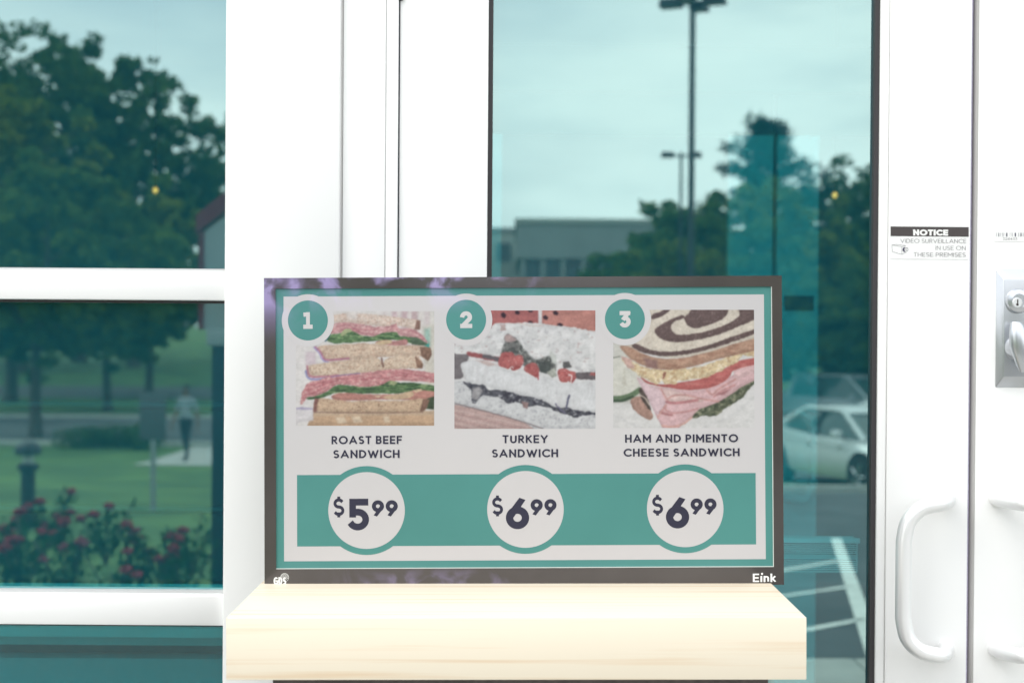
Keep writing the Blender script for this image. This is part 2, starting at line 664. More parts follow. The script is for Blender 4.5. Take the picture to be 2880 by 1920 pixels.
MB().box(k.x - 0.0008, k.x + 0.0008, yf - 0.0112, yf - 0.0104, k.z - 0.001, k.z + 0.005).lathe((k.x - 0.0003, yf - 0.0106, k.z - 0.0028), [(0.0021, 0.0), (0.0019, -0.0005)], n=10, axis='Y').build('keyway', M_key, d2)
hb = P(2860, 978, yf)
MB().lathe((hb.x, yf, hb.z), [(0.0190, 0.002), (0.0190, -0.004), (0.0165, -0.010), (0.013, -0.018)], n=32, axis='Y').build('turn_hub', M_lock, d2, smooth=True)
# lever: a tapering blade, thick at the top, narrow at the foot
lv = []
secs = [(2858, 905, 0.0070, 0.006), (2860, 914, 0.0105, 0.010), (2864, 942, 0.0140, 0.013), (2868, 972, 0.0160, 0.014), (2871, 1000, 0.0125, 0.012), (2873, 1025, 0.0085, 0.009), (2875, 1046, 0.0040, 0.004)]
yl = yf - 0.024
nn = 14
for (px, py, wx, wy) in secs:
    q = P(px, py, yl)
    for i in range(nn):
        a = 2 * math.pi * i / nn
        lv.append((q.x + wx * math.cos(a), yl + wy * 0.75 * math.sin(a), q.z))
lf = [(i * nn + j, i * nn + (j + 1) % nn, (i + 1) * nn + (j + 1) % nn, (i + 1) * nn + j) for i in range(len(secs) - 1) for j in range(nn)]
lf += [tuple(range(nn)), tuple((len(secs) - 1) * nn + j for j in range(nn))[::-1]]
MB().add(lv, lf).build('lock_lever', M_lock, d2, smooth=True)

# ---- left window: frame, two rails, three panes
YW = 2.168
xw1 = xm0
xw0 = PX(-1350, YW)
zr = [(PZ(760, YW, 315), PZ(843, YW, 315)), (PZ(1672, YW, 315), PZ(1757, YW, 315))]


def window(x0, x1, label=None):
    m = MB()
    m.box(x0, x1, YW + 0.001, YW + 0.10, 0.0, 0.14)
    m.box(x0, x1, YW + 0.001, YW + 0.10, Z_TOP - 0.07, Z_TOP)
    m.box(x0 - 0.06, x0, YC + 0.003, YC + 0.14, 0.0, Z_TOP)
    w = m.build('window', M_white, shop, bevel=0.002)
    zs = [0.14]
    for (a, b) in zr[::-1]:
        box_obj('rail', M_white, w, x0, x1, YW, YW + 0.10, b, a, bevel=0.0025)
        zs += [b, a]
    zs.append(Z_TOP - 0.07)
    for i in range(3):
        z0, z1 = zs[2 * i], zs[2 * i + 1]
        pydata('pane', [(x0, YG, z0), (x1, YG, z0), (x1, YG, z1), (x0, YG, z1)], [(0, 1, 2, 3)], M_glass, w)
        MB().box(x0, x1, YG - 0.014, YG - 0.001, z0, z0 + 0.004).build('pane_gasket', M_lightgasket, w)
        MB().box(x0, x1, YG - 0.018, YG - 0.001, z1 - 0.004, z1).build('pane_gasket', M_gasket, w)
    return w


window(xw0, xw1)
window(xw0 - 0.06 - 1.35, xw0 - 0.06)
# right side beyond the second leaf: mullion and a further window
xR = mirx(xj0) + 0.004
box_obj('mullion', M_white, shop, xR, xR + (xm1 - xm0), YC, YC + 0.14, 0.0, Z_TOP, bevel=0.003)
window(xR + (xm1 - xm0) + 0.06, xR + (xm1 - xm0) + 1.4)
xR2 = xR + (xm1 - xm0) + 1.4
# transom above the doors
tz0 = Z_HEAD + 0.12
tr = box_obj('transom_rail', M_white, shop, xj0, mirx(xj0), YJ, YJ + 0.12, Z_TOP - 0.06, Z_TOP, bevel=0.003)
pydata('pane', [(xj0, YG, tz0), (mirx(xj0), YG, tz0), (mirx(xj0), YG, Z_TOP - 0.06), (xj0, YG, Z_TOP - 0.06)], [(0, 1, 2, 3)], M_glass, tr)
# walls, roof, interior
xL2 = xw0 - 0.12 - 1.35
bx0, bx1, by1, bz = -9.0, 9.0, 12.0, 5.2
box_obj('wall', M_ext_wall, shop, bx0, bx1, YC - 0.02, YC + 0.25, Z_TOP + 0.001, bz)
box_obj('wall', M_ext_wall, shop, bx0, xL2, YC - 0.01, YC + 0.25, 0.0, Z_TOP)
box_obj('wall', M_ext_wall, shop, xR2, bx1, YC - 0.01, YC + 0.25, 0.0, Z_TOP)
box_obj('wall', M_ext_wall, shop, bx0, bx0 + 0.2, YC + 0.26, by1, 0.0, bz)
box_obj('wall', M_ext_wall, shop, bx1 - 0.2, bx1, YC + 0.26, by1, 0.0, bz)
box_obj('roof', M_ext_wall, shop, bx0, bx1, YC + 0.26, by1 + 0.2, bz - 0.25, bz - 0.01)
box_obj('interior_ceiling', M_int_ceil, shop, bx0 + 0.2, bx1 - 0.2, YC + 0.26, by1 - 0.01, Z_TOP - 0.02, Z_TOP + 0.08)
box_obj('interior_floor', M_int_floor, shop, bx0 + 0.2, bx1 - 0.2, YC + 0.06, by1, -0.12, 0.004)
box_obj('interior_wall', M_int_wall, shop, bx0 + 0.2, bx1 - 0.2, by1 - 4.0, by1 - 3.8, 0.0, Z_TOP - 0.03)
# vestibule: partition and the inner pair of doors
YI = 4.20
xi0, xi1, xi2, xi3 = PX(2045, YI), PX(2170, YI), PX(2183, YI), PX(2300, YI)
zi = 2.0
M_bronze = mat('bronze_head', (0.03, 0.03, 0.032), rough=0.6)
for (a, b) in ((xi0, xi1), (xi2, xi3)):
    w = (xi1 - xi0)
    m = MB()
    if a == xi0:
        L, Rr = a - 0.80, b
    else:
        L, Rr = a, b + 0.80
    m.box(a, b, YI, YI + 0.045, 0.01, zi)
    if a == xi0:
        m.box(L, L + w, YI, YI + 0.045, 0.01, zi)
    else:
        m.box(Rr - w, Rr, YI, YI + 0.045, 0.01, zi)
    m.box(L, Rr, YI + 0.002, YI + 0.043, 0.01, 0.25)
    idr = m.build('inner_door', M_white, shop, bevel=0.002)
    box_obj('top_rail', M_bronze, idr, L, Rr, YI + 0.001, YI + 0.044, zi, zi + 0.12)
    s_ = -1 if a == xi0 else 1
    xa = (b - 0.035) if s_ < 0 else (a + 0.035)
    xg = xa + s_ * 0.065
    za, zb = PZ(1400, YI - 0.05), PZ(1160, YI - 0.05)
    path = spline([(xa, YI, zb), (xa + s_ * 0.02, YI - 0.05, zb), (xg - s_ * 0.02, YI - 0.055, zb - 0.002), (xg, YI - 0.055, zb - 0.04)], 6) + \
        spline([(xg, YI - 0.055, za + 0.04), (xg - s_ * 0.02, YI - 0.055, za + 0.002), (xa + s_ * 0.02, YI - 0.05, za), (xa, YI, za)], 6)
    MB().tube(path, 0.0125, n=10).build('pull_handle', M_white, idr, smooth=True)
    if s_ > 0:
        MB().box(PX(2205, YI - 0.004), PX(2288, YI - 0.004), YI - 0.004, YI - 0.001, PZ(868, YI), PZ(826, YI)).build('door_notice', mat('dark_vinyl', (0.02, 0.02, 0.025), rough=0.5), idr)
box_obj('inner_head', M_bronze, shop, xi0 - 0.9, xi3 + 0.9, YI - 0.01, YI + 0.06, zi + 0.125, zi + 0.26)
for x in (xi0 - 0.9, xi3 + 0.81):
    box_obj('inner_post', M_white, shop, x, x + 0.09, YI - 0.008, YI + 0.055, 0.004, zi + 0.124)
# rails and a low ledge inside the left window
yi = 3.1
M_railgrey = mat('rail_grey', (0.09, 0.09, 0.09), rough=0.5)
for py in (1140, 1432):
    z = PZ(py, yi, 315)
    MB().tube([(-3.6, yi, z), (-0.22, yi, z)], 0.010, n=8).build('interior_rail', M_railgrey, shop, smooth=True)
for x in (-3.4, -0.25):
    MB().tube([(x, yi, 0.0), (x, yi, PZ(1140, yi, 315))], 0.010, n=8).build('interior_rail', M_railgrey, shop, smooth=True)
lg = box_obj('window_ledge', M_white, shop, -3.7, -0.20, YG + 0.12, YG + 0.42, PZ(1800, YG + 0.1, 315), PZ(1770, YG + 0.1, 315), bevel=0.004)
box_obj('heater_panel', M_int_wall, lg, -3.65, -0.22, YG + 0.16, YG + 0.40, PZ(1838, YG + 0.1, 315), PZ(1801, YG + 0.1, 315), bevel=0.004)
box_obj('heater_panel', mat('heater_dark', (0.12, 0.12, 0.12), rough=0.6), lg, -3.65, -0.22, YG + 0.19, YG + 0.40, PZ(1872, YG + 0.1, 315), PZ(1839, YG + 0.1, 315), bevel=0.004)
box_obj('heater_panel', M_int_wall, lg, -3.65, -0.22, YG + 0.16, YG + 0.40, 0.05, PZ(1873, YG + 0.1, 315), bevel=0.004)
# lit downlights inside
M_lamp = mat('downlight', (0.9, 0.8, 0.6))
_b = M_lamp.node_tree.nodes['Principled BSDF']
_b.inputs['Emission Color'].default_value = (1.0, 0.17, 0.03, 1)
_b.inputs['Emission Strength'].default_value = 3.0
for (px, py, Y) in ((437, 536, 7.0), (2348, 550, 7.0)):
    q = P(px, py, Y)
    r0 = MB().tube([(q.x, Y, q.z + 0.016), (q.x, Y, Z_TOP - 0.02)], 0.008, n=8).build('pendant_lamp', M_gap, shop)
    MB().lathe((q.x, Y, q.z), [(0.006, -0.012), (0.013, 0.0), (0.012, 0.008), (0.004, 0.016)], n=14).build('bulb', M_lamp, r0, smooth=True)
rebase(shop, (0, YG, 0))

# ------------------------------------------------------------------ stroke lettering
def arc(cx, cy, rx, ry, a0, a1, n=14):
    return [(cx + rx * math.cos(R(a0 + (a1 - a0) * i / n)), cy + ry * math.sin(R(a0 + (a1 - a0) * i / n))) for i in range(n + 1)]


# centre lines in a box of height 1 (inset by half a stroke when drawn); (width, strokes)
GLY = {
    'A': (0.84, [[(0, 0), (0.42, 1)], [(0.42, 1), (0.84, 0)], [(0.14, 0.28), (0.70, 0.28)]]),
    'B': (0.55, [[(0, 0), (0, 1)], [(0, 1), (0.28, 1)] + arc(0.28, 0.76, 0.24, 0.24, 90, -90)[1:] + [(0, 0.52)], [(0, 0.52), (0.28, 0.52)] + arc(0.28, 0.26, 0.27, 0.26, 90, -90)[1:] + [(0, 0)]]),
    'C': (0.78, [arc(0.5, 0.5, 0.5, 0.5, 42, 318, 24)]),
    'D': (0.70, [[(0, 0), (0, 1)], [(0, 1), (0.22, 1)] + arc(0.22, 0.5, 0.48, 0.5, 90, -90, 18)[1:] + [(0, 0)]]),
    'E': (0.50, [[(0, 0), (0, 1)], [(0, 1), (0.5, 1)], [(0, 0.5), (0.46, 0.5)], [(0, 0), (0.5, 0)]]),
    'F': (0.48, [[(0, 0), (0, 1)], [(0, 1), (0.48, 1)], [(0, 0.5), (0.43, 0.5)]]),
    'G': (0.82, [arc(0.5, 0.5, 0.5, 0.5, 45, 360, 26), [(1.0, 0.5), (0.55, 0.5)]]),
    'H': (0.64, [[(0, 0), (0, 1)], [(0.64, 0), (0.64, 1)], [(0, 0.5), (0.64, 0.5)]]),
    'I': (0.0, [[(0, 0), (0, 1)]]),
    'K': (0.58, [[(0, 0), (0, 1)], [(0.04, 0.45), (0.56, 1)], [(0.2, 0.58), (0.58, 0)]]),
    'L': (0.46, [[(0, 0), (0, 1)], [(0, 0), (0.46, 0)]]),
    'M': (0.84, [[(0, 0), (0, 1)], [(0.84, 0), (0.84, 1)], [(0, 1), (0.42, 0.3)], [(0.84, 1), (0.42, 0.3)]]),
    'N': (0.68, [[(0, 0), (0, 1)], [(0.68, 0), (0.68, 1)], [(0, 1), (0.68, 0)]]),
    'O': (1.0, [arc(0.5, 0.5, 0.5, 0.5, 0, 360, 32)]),
    'P': (0.52, [[(0, 0), (0, 1)], [(0, 1), (0.26, 1)] + arc(0.26, 0.72, 0.27, 0.28, 90, -90)[1:] + [(0, 0.44)]]),
    'R': (0.55, [[(0, 0), (0, 1)], [(0, 1), (0.26, 1)] + arc(0.26, 0.73, 0.27, 0.27, 90, -90)[1:] + [(0, 0.46)], [(0.22, 0.46), (0.55, 0)]]),
    'S': (0.52, [arc(0.26, 0.75, 0.25, 0.25, 35, 270, 14) + arc(0.26, 0.25, 0.27, 0.25, 90, -145, 14)[1:]]),
    'T': (0.56, [[(0.28, 0), (0.28, 1)], [(0, 1), (0.56, 1)]]),
    'U': (0.62, [[(0, 1), (0, 0.31)] + arc(0.31, 0.31, 0.31, 0.31, 180, 360, 14)[1:] + [(0.62, 1)]]),
    'V': (0.78, [[(0, 1), (0.39, 0)], [(0.78, 1), (0.39, 0)]]),
    'W': (1.16, [[(0, 1), (0.30, 0)], [(0.58, 0.85), (0.30, 0)], [(0.58, 0.85), (0.86, 0)], [(1.16, 1), (0.86, 0)]]),
    'Y': (0.70, [[(0, 1), (0.35, 0.45)], [(0.70, 1), (0.35, 0.45)], [(0.35, 0), (0.35, 0.5)]]),
    'i': (0.0, [[(0, 0), (0, 0.66)]]),
    'n': (0.42, [[(0, 0), (0, 0.66)], [(0, 0.4)] + arc(0.21, 0.44, 0.21, 0.22, 170, 0, 10) + [(0.42, 0)]]),
    'k': (0.40, [[(0, 0), (0, 1)], [(0.03, 0.28), (0.38, 0.66)], [(0.12, 0.38), (0.40, 0)]]),
    '1': (0.50, [[(0.25, 0), (0.25, 1)], [(0.0, 0), (0.5, 0)], [(0.25, 1), (0.02, 0.98)]]),
    '2': (0.58, [arc(0.28, 0.70, 0.29, 0.30, 175, -30, 14) + [(0.02, 0.0)], [(0.0, 0), (0.58, 0)]]),
    '3': (0.55, [[(0.02, 1), (0.52, 1)], [(0.50, 1), (0.20, 0.58)], [(0.20, 0.58)] + arc(0.26, 0.30, 0.29, 0.30, 88, -150, 16)]),
    '4': (0.6, [[(0.45, 0), (0.45, 1)], [(0.45, 1), (0, 0.3)], [(0, 0.3), (0.6, 0.3)]]),
    '5': (0.60, [[(0.05, 1), (0.56, 1)], [(0.05, 1), (0.05, 0.52)], [(0.05, 0.60), (0.24, 0.60)] + arc(0.26, 0.30, 0.33, 0.30, 85, -150, 18)]),
    '6': (0.66, [arc(0.33, 0.32, 0.33, 0.32, 0, 360, 30), [(0.45, 1.02), (0.06, 0.45)]]),
    '8': (0.56, [arc(0.28, 0.75, 0.24, 0.25, 0, 360, 24), arc(0.28, 0.25, 0.28, 0.25, 0, 360, 24)]),
    '9': (0.66, [arc(0.33, 0.68, 0.33, 0.32, 0, 360, 30), [(0.21, -0.02), (0.60, 0.55)]]),
    '$': (0.54, [arc(0.27, 0.70, 0.24, 0.20, 30, 270, 14) + arc(0.27, 0.29, 0.26, 0.21, 90, -150, 14)[1:], [(0.27, 0.90), (0.27, 1.0)], [(0.27, 0.0), (0.27, 0.10)]]),
}


def stroke_quads(pts, w, clamp=None):
    pts = [Vector((p[0], p[1])) for p in pts]
    closed = (pts[0] - pts[-1]).length < 1e-5
    L, Rr = [], []
    n = len(pts)
    for i, p in enumerate(pts):
        if closed:
            a = (p - pts[(i - 1) % (n - 1)]).normalized() if i else (p - pts[n - 2]).normalized()
            b = (pts[i + 1] - p).normalized() if i < n - 1 else (pts[1] - p).normalized()
        else:
            a = (p - pts[i - 1]).normalized() if i else None
            b = (pts[i + 1] - p).normalized() if i < n - 1 else None
            a = a or b
            b = b or a
        t = (a + b)
        t = t.normalized() if t.length > 1e-6 else a
        nrm = Vector((-t.y, t.x))
        k = 1.0 / max(0.5, nrm.dot(Vector((-a.y, a.x))))
        q = p.copy()
        L.append(q + nrm * (w / 2 * k))
        Rr.append(q - nrm * (w / 2 * k))
    v = []
    for l, r in zip(L, Rr):
        for q in (l, r):
            y = q.y
            if clamp:
                y = min(max(y, clamp[0]), clamp[1])
            v.append((q.x, y))
    f = [(2 * i, 2 * i + 1, 2 * i + 3, 2 * i + 2) for i in range(n - 1)]
    return v, f


def text_shapes(txt, h, w, gap, sx=1.0, space=0.34):
    """list of (verts2d, faces); total width. h cap height, w stroke width"""
    out = []
    x = 0.0
    k = h - w
    for ch in txt:
        if ch == ' ':
            x += h * space
            continue
        gw, strokes = GLY[ch]
        for s in strokes:
            pts = [(x + w / 2 + p[0] * k * sx, w / 2 + p[1] * k) for p in s]
            closed = abs(pts[0][0] - pts[-1][0]) < 1e-6 and abs(pts[0][1] - pts[-1][1]) < 1e-6
            if not closed:
                for e, o in ((0, 1), (-1, -2)):
                    a, b = Vector(pts[e]), Vector(pts[o])
                    if len(s) == 2 or e == 0 or True:
                        d = (a - b).normalized() * (w / 2 if len(s) <= 3 else w * 0.15)
                        pts[e] = tuple(a + d)
            out.append(stroke_quads(pts, w, (0, h)))
        x += gw * k * sx + w + gap
    return out, x - gap


def letter_mesh(name, items, mtl, parent, flat):
    """items: list of shapes already in place; flat(x, y, lift) -> 3-D point"""
    v, f = [], []
    lift = 0.0
    for sv, sf in items:
        b = len(v)
        v += [flat(p[0], p[1], lift) for p in sv]
        f += [tuple(i + b for i in q) for q in sf]
        lift += 0.000012
    o = pydata(name, v, f, mtl, parent)
    bm = bmesh.new()
    bm.from_mesh(o.data)
    for fc in bm.faces:
        if fc.normal.y > 0:
            fc.normal_flip()
    bm.to_mesh(o.data)
    bm.free()
    return o


# ------------------------------------------------------------------ display stand and menu display
YB, YS = 1.735, 1.970                    # box front, display front
KS = 1.43                                # light level the screen colours are divided by
PURP = (0.62, 0.48, 1.0)


def ink(name, c, k=1.0, **kw):
    l = s2l(c)
    return mat(name, tuple(min(0.9, x / KS * k) for x in l), rough=0.16, spec=0.40, spec_tint=PURP, **kw)


M_body = mat('bezel_black', (0.062, 0.056, 0.052), rough=0.10, spec=0.6, spec_tint=(0.92, 0.90, 1.0), var=0.12, scale=7)
M_edge = mat('panel_edge', (0.62, 0.66, 0.62), rough=0.4)
M_wood = mat('pale_birch', (0.68, 0.52, 0.35), rough=0.5, scale=2.2, stretch=(0.8, 40, 40), color2=(0.76, 0.68, 0.55), detail=6, spec=0.3, lo=0.28, hi=0.46)
M_plinth = mat('dark_laminate', (0.075, 0.06, 0.058), rough=0.5, var=0.2, scale=6, stretch=(20, 20, 0.4))

st_rot = R(-0.45)                         # the stand leans a touch on the pavement
xb_c = 0.5 * (PX(635, YB, 1820) + PX(2268, YB, 1820))
half = 0.5 * (PX(2268, YB, 1820) - PX(635, YB, 1820))
zt = P(1451, 1736, YB).z
zb = P(1451, 1911, YB).z
stand = empty('display_stand', (xb_c - zt * math.tan(st_rot), YB, 0), (0, st_rot, 0))
tag(stand, 'pale wooden shelf top on a dark plinth before the glass door', 'stand')
MB().box(-half, half, 0, 0.285, zb, zt).build('shelf_top', M_wood, stand, bevel=0.0012)
pw = 0.5 * (PX(2160, YB + 0.02, 1915) - PX(765, YB + 0.02, 1915))
px_c = 0.5 * (PX(2160, YB + 0.02, 1915) + PX(765, YB + 0.02, 1915)) - xb_c
MB().box(px_c - pw, px_c + pw, 0.02, 0.265, 0.05, zb).build('plinth', M_plinth, stand, bevel=0.002)
MB().box(px_c - pw - 0.03, px_c + pw + 0.03, -0.02, 0.30, 0.0, 0.05).build('plinth_foot', M_plinth, stand, bevel=0.003)

SCALE = F / YS
CX, CY = 1474.5, 1211.0
DROT = 0.0042
base = P(1475, 1645.5, YS)
disp = empty('menu_display', base, (R(-1.3), R(-0.66), 0))
tag(disp, 'flat menu display in a dark bezel showing three sandwiches and prices', 'display')
SB = 1645.5


def S(px, py):
    """photograph pixel on the screen -> display-local x, z"""
    y = py + (px - CX) * DROT
    x = px - (py - CY) * DROT
    return ((x - CX) / SCALE, (SB - y) / SCALE)


def rect(px0, py0, px1, py1):
    return (px0 - CX) / SCALE, (px1 - CX) / SCALE, (SB - py1) / SCALE, (SB - py0) / SCALE


ox0, ox1, oz0, oz1 = rect(742.5, 776.5, 2205.5, 1646.5)
ax0, ax1, az0, az1 = rect(775, 807, 2177.5, 1596.5)
fr = MB()
fr.box(ox0, ax0, 0, 0.006, oz0, oz1)
fr.box(ax1, ox1, 0, 0.006, oz0, oz1)
fr.box(ax0, ax1, 0, 0.006, az1, oz1)
fr.box(ax0, ax1, 0, 0.006, oz0, az0)
bez = fr.build('bezel', M_body, disp)
MB().box(ox0 + 0.0006, ox1 - 0.0006, 0.0061, 0.040, oz0 + 0.0002, oz1 - 0.0006).build('housing', mat('housing', (0.03, 0.03, 0.03), rough=0.5), disp, bevel=0.002)
eg = MB()
eg.box(ax0, ax1, 0.0006, 0.0022, az0 - 0.0002, az0 + 0.0009)
eg.box(ax1 - 0.0009, ax1 + 0.0002, 0.0005, 0.0022, az0, az1)
eg.build('panel_edge', M_edge, bez)

def smudge_glare(m, amount, tint=(0.40, 0.33, 0.62)):
    """smudge marks and lavender glare painted into the base colour: top left corner and low down at the left"""
    nt = m.node_tree
    b = nt.nodes['Principled BSDF']
    tc = nt.nodes.new('ShaderNodeTexCoord')
    sp = nt.nodes.new('ShaderNodeSeparateXYZ')
    nt.links.new(tc.outputs['Object'], sp.inputs[0])

    def ramp(sock, a, c):
        r_ = nt.nodes.new('ShaderNodeMapRange')
        r_.interpolation_type = 'SMOOTHSTEP'
        r_.inputs['From Min'].default_value = a
        r_.inputs['From Max'].default_value = c
        nt.links.new(sock, r_.inputs['Value'])
        return r_.outputs['Result']

    def mul(a, c):
        n = nt.nodes.new('ShaderNodeMath')
        n.operation = 'MULTIPLY'
        nt.links.new(a, n.inputs[0])
        nt.links.new(c, n.inputs[1])
        return n.outputs[0]

    def add(a, c):
        n = nt.nodes.new('ShaderNodeMath')
        n.operation = 'ADD'
        n.use_clamp = True
        nt.links.new(a, n.inputs[0])
        nt.links.new(c, n.inputs[1])
        return n.outputs[0]
    nz = nt.nodes.new('ShaderNodeTexNoise')
    nz.inputs['Scale'].default_value = 24.0
    nz.inputs['Detail'].default_value = 3.0
    nz.inputs['Distortion'].default_value = 0.6
    nt.links.new(tc.outputs['Object'], nz.inputs['Vector'])
    blot = ramp(nz.outputs['Fac'], 0.46, 0.66)
    top = mul(ramp(sp.outputs['Z'], 0.372, 0.425), ramp(sp.outputs['X'], 0.06, -0.10))
    corner = mul(ramp(sp.outputs['Z'], 0.33, 0.43), ramp(sp.outputs['X'], -0.27, -0.36))
    low = mul(ramp(sp.outputs['Z'], 0.030, 0.004), mul(ramp(sp.outputs['X'], 0.02, -0.08), ramp(sp.outputs['X'], -0.30, -0.20)))
    half_ = nt.nodes.new('ShaderNodeMath')
    half_.operation = 'MULTIPLY'
    half_.inputs[1].default_value = 0.35
    nt.links.new(low, half_.inputs[0])
    base_ = add(mul(add(top, half_.outputs[0]), blot), mul(corner, ramp(nz.outputs['Fac'], 0.30, 0.60)))
    sc = nt.nodes.new('ShaderNodeMath')
    sc.operation = 'MULTIPLY'
    sc.inputs[1].default_value = amount
    nt.links.new(base_, sc.inputs[0])
    mx = nt.nodes.new('ShaderNodeMix')
    mx.data_type = 'RGBA'
    mx.inputs['B'].default_value = (*tint, 1)
    lk = b.inputs['Base Color'].links
    if lk:
        nt.links.new(lk[0].from_socket, mx.inputs['A'])
    else:
        mx.inputs['A'].default_value = b.inputs['Base Color'].default_value
    nt.links.new(sc.outputs[0], mx.inputs['Factor'])
    nt.links.new(mx.outputs['Result'], b.inputs['Base Color'])


smudge_glare(M_body, 0.60, (0.46, 0.38, 0.70))  # reflected lavender glare is tinted into bezel, teal and paper among the marks
M_teal = ink('ink_teal', (91, 154, 147), var=0.05, scale=6)
M_paper = ink('ink_paper', (218, 215, 215), var=0.015, scale=4)
M_ring = ink('ink_white', (222, 219, 218))
M_ink = ink('ink_dark', (66, 66, 80))
smudge_glare(M_teal, 0.40)
smudge_glare(M_paper, 0.45, (0.60, 0.52, 0.80))
LY = 0.0022                              # screen surface, behind the bezel face


def sheet(name, x0, x1, z0, z1, level, m, parent):
    y = LY - 0.00007 * level
    return pydata(name, [(x0, y, z0), (x1, y, z0), (x1, y, z1), (x0, y, z1)], [(0, 1, 2, 3)], m, parent)


def disc(name, px, py, r, level, m, parent, n=72):
    cx, cz = S(px, py)
    y = LY - 0.00007 * level
    r /= SCALE
    v = [(cx + r * math.cos(2 * math.pi * i / n), y, cz + r * math.sin(2 * math.pi * i / n)) for i in range(n)]
    return pydata(name, v, [tuple(range(n))], m, parent)


screen = sheet('screen', ax0 - 0.001, ax1 + 0.001, az0 - 0.001, az1 + 0.001, 0, M_teal, disp)
wx0, wx1, wz0, wz1 = rect(797, 829, 2155.5, 1575)
sheet('menu_page', wx0, wx1, wz0, wz1, 1, M_paper, screen)
bx_0, bx_1, bz_0, bz_1 = rect(834, 1332.5, 2128.5, 1533.5)
sheet('price_band', bx_0, bx_1, bz_0, bz_1, 2, M_teal, screen)


def screen_text(name, txt, px0, px1, py0, py1, wfrac, m, level=5, gapf=0.16, skew_fit=True):
    """text fitted between two pixels on the screen"""
    h = (py1 - py0) / SCALE
    w = h * wfrac
    shapes, tot = text_shapes(txt, h, w, h * gapf)
    k = (px1 - px0) / SCALE / tot
    cx, cz = S(0.5 * (px0 + px1), 0.5 * (py0 + py1))
    y = LY - 0.00007 * level
    items = [([(p[0] * k - tot * k / 2, p[1]) for p in sv], sf) for sv, sf in shapes]
    return letter_mesh(name, items, m, screen, lambda a, b, l: (cx + a, y - l, cz - h / 2 + b))


for i, (px, py) in enumerate(((864.6, 899.3), (1311.9, 897.5), (1760.6, 895.9))):
    disc('badge_ring', px, py, 74, 4, M_paper, screen)
    disc('number_badge', px, py, 56.5, 5, M_teal, screen)
for a in (('1', 851.5, 878, 876, 923), ('2', 1295, 1329, 873.5, 921), ('3', 1745, 1777, 873, 919.5)):
    screen_text('badge_number', a[0], a[1], a[2], a[3], a[4], 0.25, M_ring, level=6)
TW = 0.19
screen_text('dish_name', 'ROAST BEEF', 932, 1130.7, 1225, 1248, TW, M_ink)
screen_text('dish_name', 'SANDWICH', 937, 1124, 1264.6, 1287.5, TW, M_ink)
screen_text('dish_name', 'TURKEY', 1414.7, 1542.5, 1222.7, 1245.5, TW, M_ink)
screen_text('dish_name', 'SANDWICH', 1385, 1571.5, 1262.6, 1285.4, TW, M_ink)
screen_text('dish_name', 'HAM AND PIMENTO', 1760.6, 2079.7, 1221, 1243.6, TW, M_ink)
screen_text('dish_name', 'CHEESE SANDWICH', 1756.4, 2083.7, 1260.6, 1283, TW, M_ink)
for (cx_, cy_) in ((1031, 1435), (1479.3, 1432), (1930, 1430.4)):
    disc('price_ring', cx_, cy_, 125, 3, M_teal, screen)
    disc('price_disc', cx_, cy_, 108, 4, M_paper, screen)
for (dx, dy, big) in ((0, 0, '5'), (447.8, -2.9, '6'), (899.2, -4.8, '6')):
    if big == '5':
        screen_text('price', '5', 979, 1038.7, 1401.8, 1491, 0.215, M_ink)
    else:
        screen_text('price', '6', 976.2 + dx, 1042 + dx, 1402 + dy, 1490.6 + dy, 0.235, M_ink)
    screen_text('price_cents', '99', 1046 + dx, 1119.2 + dx, 1406 + dy, 1452 + dy, 0.25, M_ink, gapf=0.10)
    screen_text('currency_sign', '$', 936.4 + dx, 968.8 + dx, 1395.8 + dy, 1454.2 + dy, 0.155, M_ink)

# maker marks on the bezel
M_mark = mat('white_print', (0.80, 0.80, 0.78), rough=0.5)
M_markline = mat('grey_print', (0.5, 0.5, 0.48), rough=0.5)


def bezel_text(name, txt, px0, px1, py0, py1, wfrac, gapf, lv=0.0004, sx=1.0):
    h = (py1 - py0) / SCALE
    shapes, tot = text_shapes(txt, h, h * wfrac, h * gapf, sx=sx)
    k = (px1 - px0) / SCALE / tot
    cx, cz = S(0.5 * (px0 + px1), 0.5 * (py0 + py1))
    items = [([(p[0] * k - tot * k / 2, p[1]) for p in sv], sf) for sv, sf in shapes]
    return letter_mesh(name, items, M_mark, bez, lambda a, b, l: (cx + a, -lv - l, cz - h / 2 + b))


bezel_text('maker_mark', 'GDS', 770, 805.5, 1621.5, 1642.5, 0.17, 0.07, lv=0.0007, sx=0.42)
bezel_text('maker_mark', 'Eink', 2119.5, 2184, 1612, 1635.5, 0.17, 0.13)
gc = (801, 1622.5)
r = 11.6
shapes = [stroke_quads([(gc[0] + q[0] * r, gc[1] - q[1] * r) for q in arc(0, 0, 1, 1, 0, 360, 28)], 1.3)]
for o_ in (-8, -4.6, -1.2, 2.2, 5.6, 8.6):
    hl = math.sqrt(max(0, r * r - o_ * o_))
    a = R(40)
    n_ = (-math.sin(a), math.cos(a))
    pts = []
    for t in np.linspace(-hl, hl, 7):
        bow = 1.6 * (1 - (t / max(hl, 1e-3)) ** 2)
        pts.append((gc[0] + math.cos(a) * t + n_[0] * (o_ + bow), gc[1] - (math.sin(a) * t + n_[1] * (o_ + bow))))
    shapes.append(stroke_quads(pts, 1.7))
letter_mesh('maker_mark', shapes, M_markline, bez, lambda a, b, l: (S(a, b)[0], -0.0003 - l, S(a, b)[1]))
q = S(2175, 1612.5)
MB().lathe((q[0] - 29.5 / SCALE, -0.0006, q[1]), [(3.0 / SCALE, 0.0004), (3.0 / SCALE, 0.0)], n=14, axis='Y').build('maker_mark', M_mark, bez)


